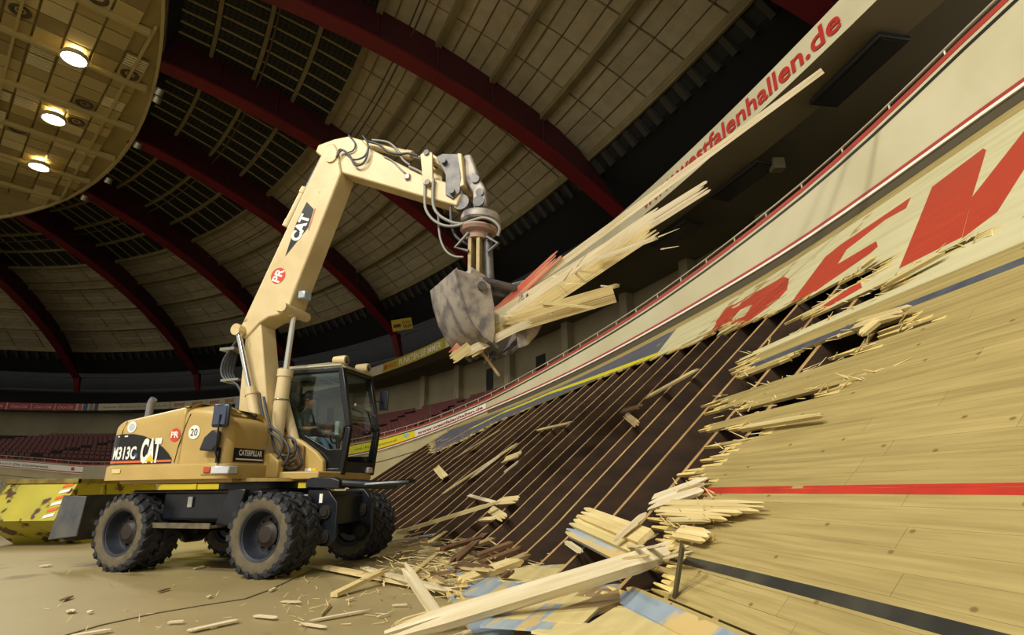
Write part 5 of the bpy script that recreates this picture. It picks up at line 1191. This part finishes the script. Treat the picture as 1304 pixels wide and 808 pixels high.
# chips on the floor
CH = 'wood chips on the floor'
for a, c, wd, m in (((239, 803), (306, 788), .07, W_pale), ((212, 792), (236, 790), .04, W_pale), ((322, 783), (354, 786), .05, W_pale), ((357, 765), (384, 766), .04, W_pale), ((381, 793), (417, 798), .035, W_pale), ((394, 790), (470, 776), .05, W_pale), ((86, 810), (146, 800), .06, W_pale), ((78, 764), (92, 758), .05, W_brown), ((200, 753), (216, 748), .05, W_brown), ((246, 724), (262, 720), .05, W_pale), ((50, 720), (66, 719), .10, W_pale), ((408, 783), (421, 768), .02, W_old), ((498, 770), (520, 769), .025, W_pale), ((480, 785), (498, 780), .02, W_pale), ((440, 764), (452, 761), .03, W_pale), ((112, 779), (118, 777), .05, W_pale), ((88, 776), (92, 778), .06, W_pale), ((264, 760), (270, 757), .03, W_pale), ((343, 752), (352, 747), .03, W_pale), ((570, 742), (612, 752), .05, W_pale), ((572, 757), (600, 760), .05, W_new)):
    board(Z(*a, .02), Z(*c, .025), wd, .015, m, (0, 0, 1), 'wood chip lying on the bare floor before the excavator', CH, (1, 1), 2, 'wood_chip')
sm = MB(); rs = random.Random(9)
def sprinkle(n, x0, x1, y0, y1, zl, lmax, wmin=.006, wmax=.02, cen=None):
    for _ in range(n):
        if cen: x, y = rs.gauss(cen[0], (x1-x0)/4), rs.gauss(cen[1], (y1-y0)/4)
        else: x, y = rs.uniform(x0, x1), rs.uniform(y0, y1)
        z = rs.uniform(*zl); p = Z(x, max(y, 650), z); an = rs.uniform(0, 6.283); l = rs.uniform(.05, lmax); q = p+Vector((l*math.cos(an), l*math.sin(an), rs.uniform(-.02, .06))); q.z = max(q.z, .01); w_ = rs.uniform(wmin, wmax); sm.beam(p, q, w_, w_*.6, (0, 0, 1), 0, w_*.3, w_*.3)
sprinkle(420, 500, 680, 680, 745, (.03, .16), .35, cen=(575, 718)); sprinkle(170, 620, 860, 690, 760, (.12, .26), .3); sprinkle(110, 360, 640, 700, 800, (.008, .02), .14, .004, .01); sprinkle(60, 60, 420, 715, 806, (.006, .012), .08, .003, .008); sprinkle(120, 760, 850, 715, 745, (.16, .24), .22, cen=(800, 728))
for _ in range(45):
    x, y = rs.uniform(862, 915), rs.uniform(618, 696)
    p = on(x, y, .03); an = rs.uniform(-.7, .5); l = rs.uniform(.05, .18); q = p+Vector((-l*math.sin(.2)+rs.uniform(-.05, .05), l*math.cos(an)*rs.choice((-1, 1)), rs.uniform(-.02, .1))); sm.beam(p, q, .012, .008, (0, 0, 1), 0, .003, .003)
tag(sm.build('wood_splinters', mat('splinter_pine', '#dcc78e', .7)), 'countless fine splinters strewn over the floor and the wreckage', 'splinters', kind='stuff')
# torn fibres along the broken edges of the track
sm = MB()
for i in range(len(TORN)-6):
    (x0, y0), (x1, y1) = TORN[i], TORN[i+1]; L_ = math.hypot(x1-x0, y1-y0)
    for k in range(int(L_/16)+1):
        f = rs.random(); x, y = x0+(x1-x0)*f, y0+(y1-y0)*f
        if y > 700: continue
        p = on(x+rs.uniform(-2, 2), y+rs.uniform(-2, 2), .0); tg = Vector((-.2, 1, .0)); l = rs.uniform(.04, .18); q = p+tg*l*rs.choice((-1, 1))+Vector((rs.uniform(-.06, .06), 0, rs.uniform(-.03, .08))); sm.beam(p, q, .016, .008, (0, 0, 1), 0, .003, .003)
fib = tag(sm.build('torn_fibres', mat('splinter_pine', '#dcc78e', .7), track), kind='stuff')
# ---------------------------------------------------------------- ladder at the wall, sign in the stand
t = tag(empty('step_ladder', tp(41.3, TR-.75, 0), math.radians(41.3)), 'wooden step ladder standing at the wall below the white banner', 'ladder')
M_lad = mat('ladder_wood', '#b38a3e', .6)
for y in (-.22, .22):
    b = MB(); b.beam((-.45, y*1.2, 0), (0, y*.8, 2.75), .03, .08); b.build('rail', M_lad, t); b = MB(); b.beam((.5, y*1.2, 0), (.04, y*.8, 2.75), .03, .06); b.build('rail', M_lad, t)
for k in range(9): b = MB(); f = (k+.7)/9.6; b.box((-.45+.45*f, 0, 2.75*f), (.10, .46-.14*f, .03)); b.build('tread', M_lad, t)
sp = at_z(512, 413, 15.0); n = Vector((-sp.x, -sp.y, 0)).normalized(); rz = math.atan2(n.y, n.x)+math.pi/2
t = tag(empty('yellow_sign', sp, rz), 'yellow advertising sign with red print in the dark upper stand', 'sign')
b = MB(); b.box((0, 0, 0), (1.8, .06, 1.05), Matrix.Rotation(-.22, 3, 'Y')); b.build('board', mat('sign_yellow', '#c9ae1e', .5), t)
RS = Matrix.Rotation(-.22, 3, 'Y')
lettering('54.64', lambda u, v: RS @ Vector((.05+u, -.04, -.36+v)), .75, .34, mat('dark_red_lettering', '#5a2a14', .5), t, bold=.02)
lettering('Drees', lambda u, v: RS @ Vector((.05+u, -.04, .08+v)), .7, .26, mat('dark_red_lettering', '#5a2a14', .5), t, bold=.01)
b = MB(); b.box(RS @ Vector((-.45, -.035, -.05)), (.65, .02, .3), RS); b.build('emblem', mat('sign_dark', '#4a3818', .5), t)
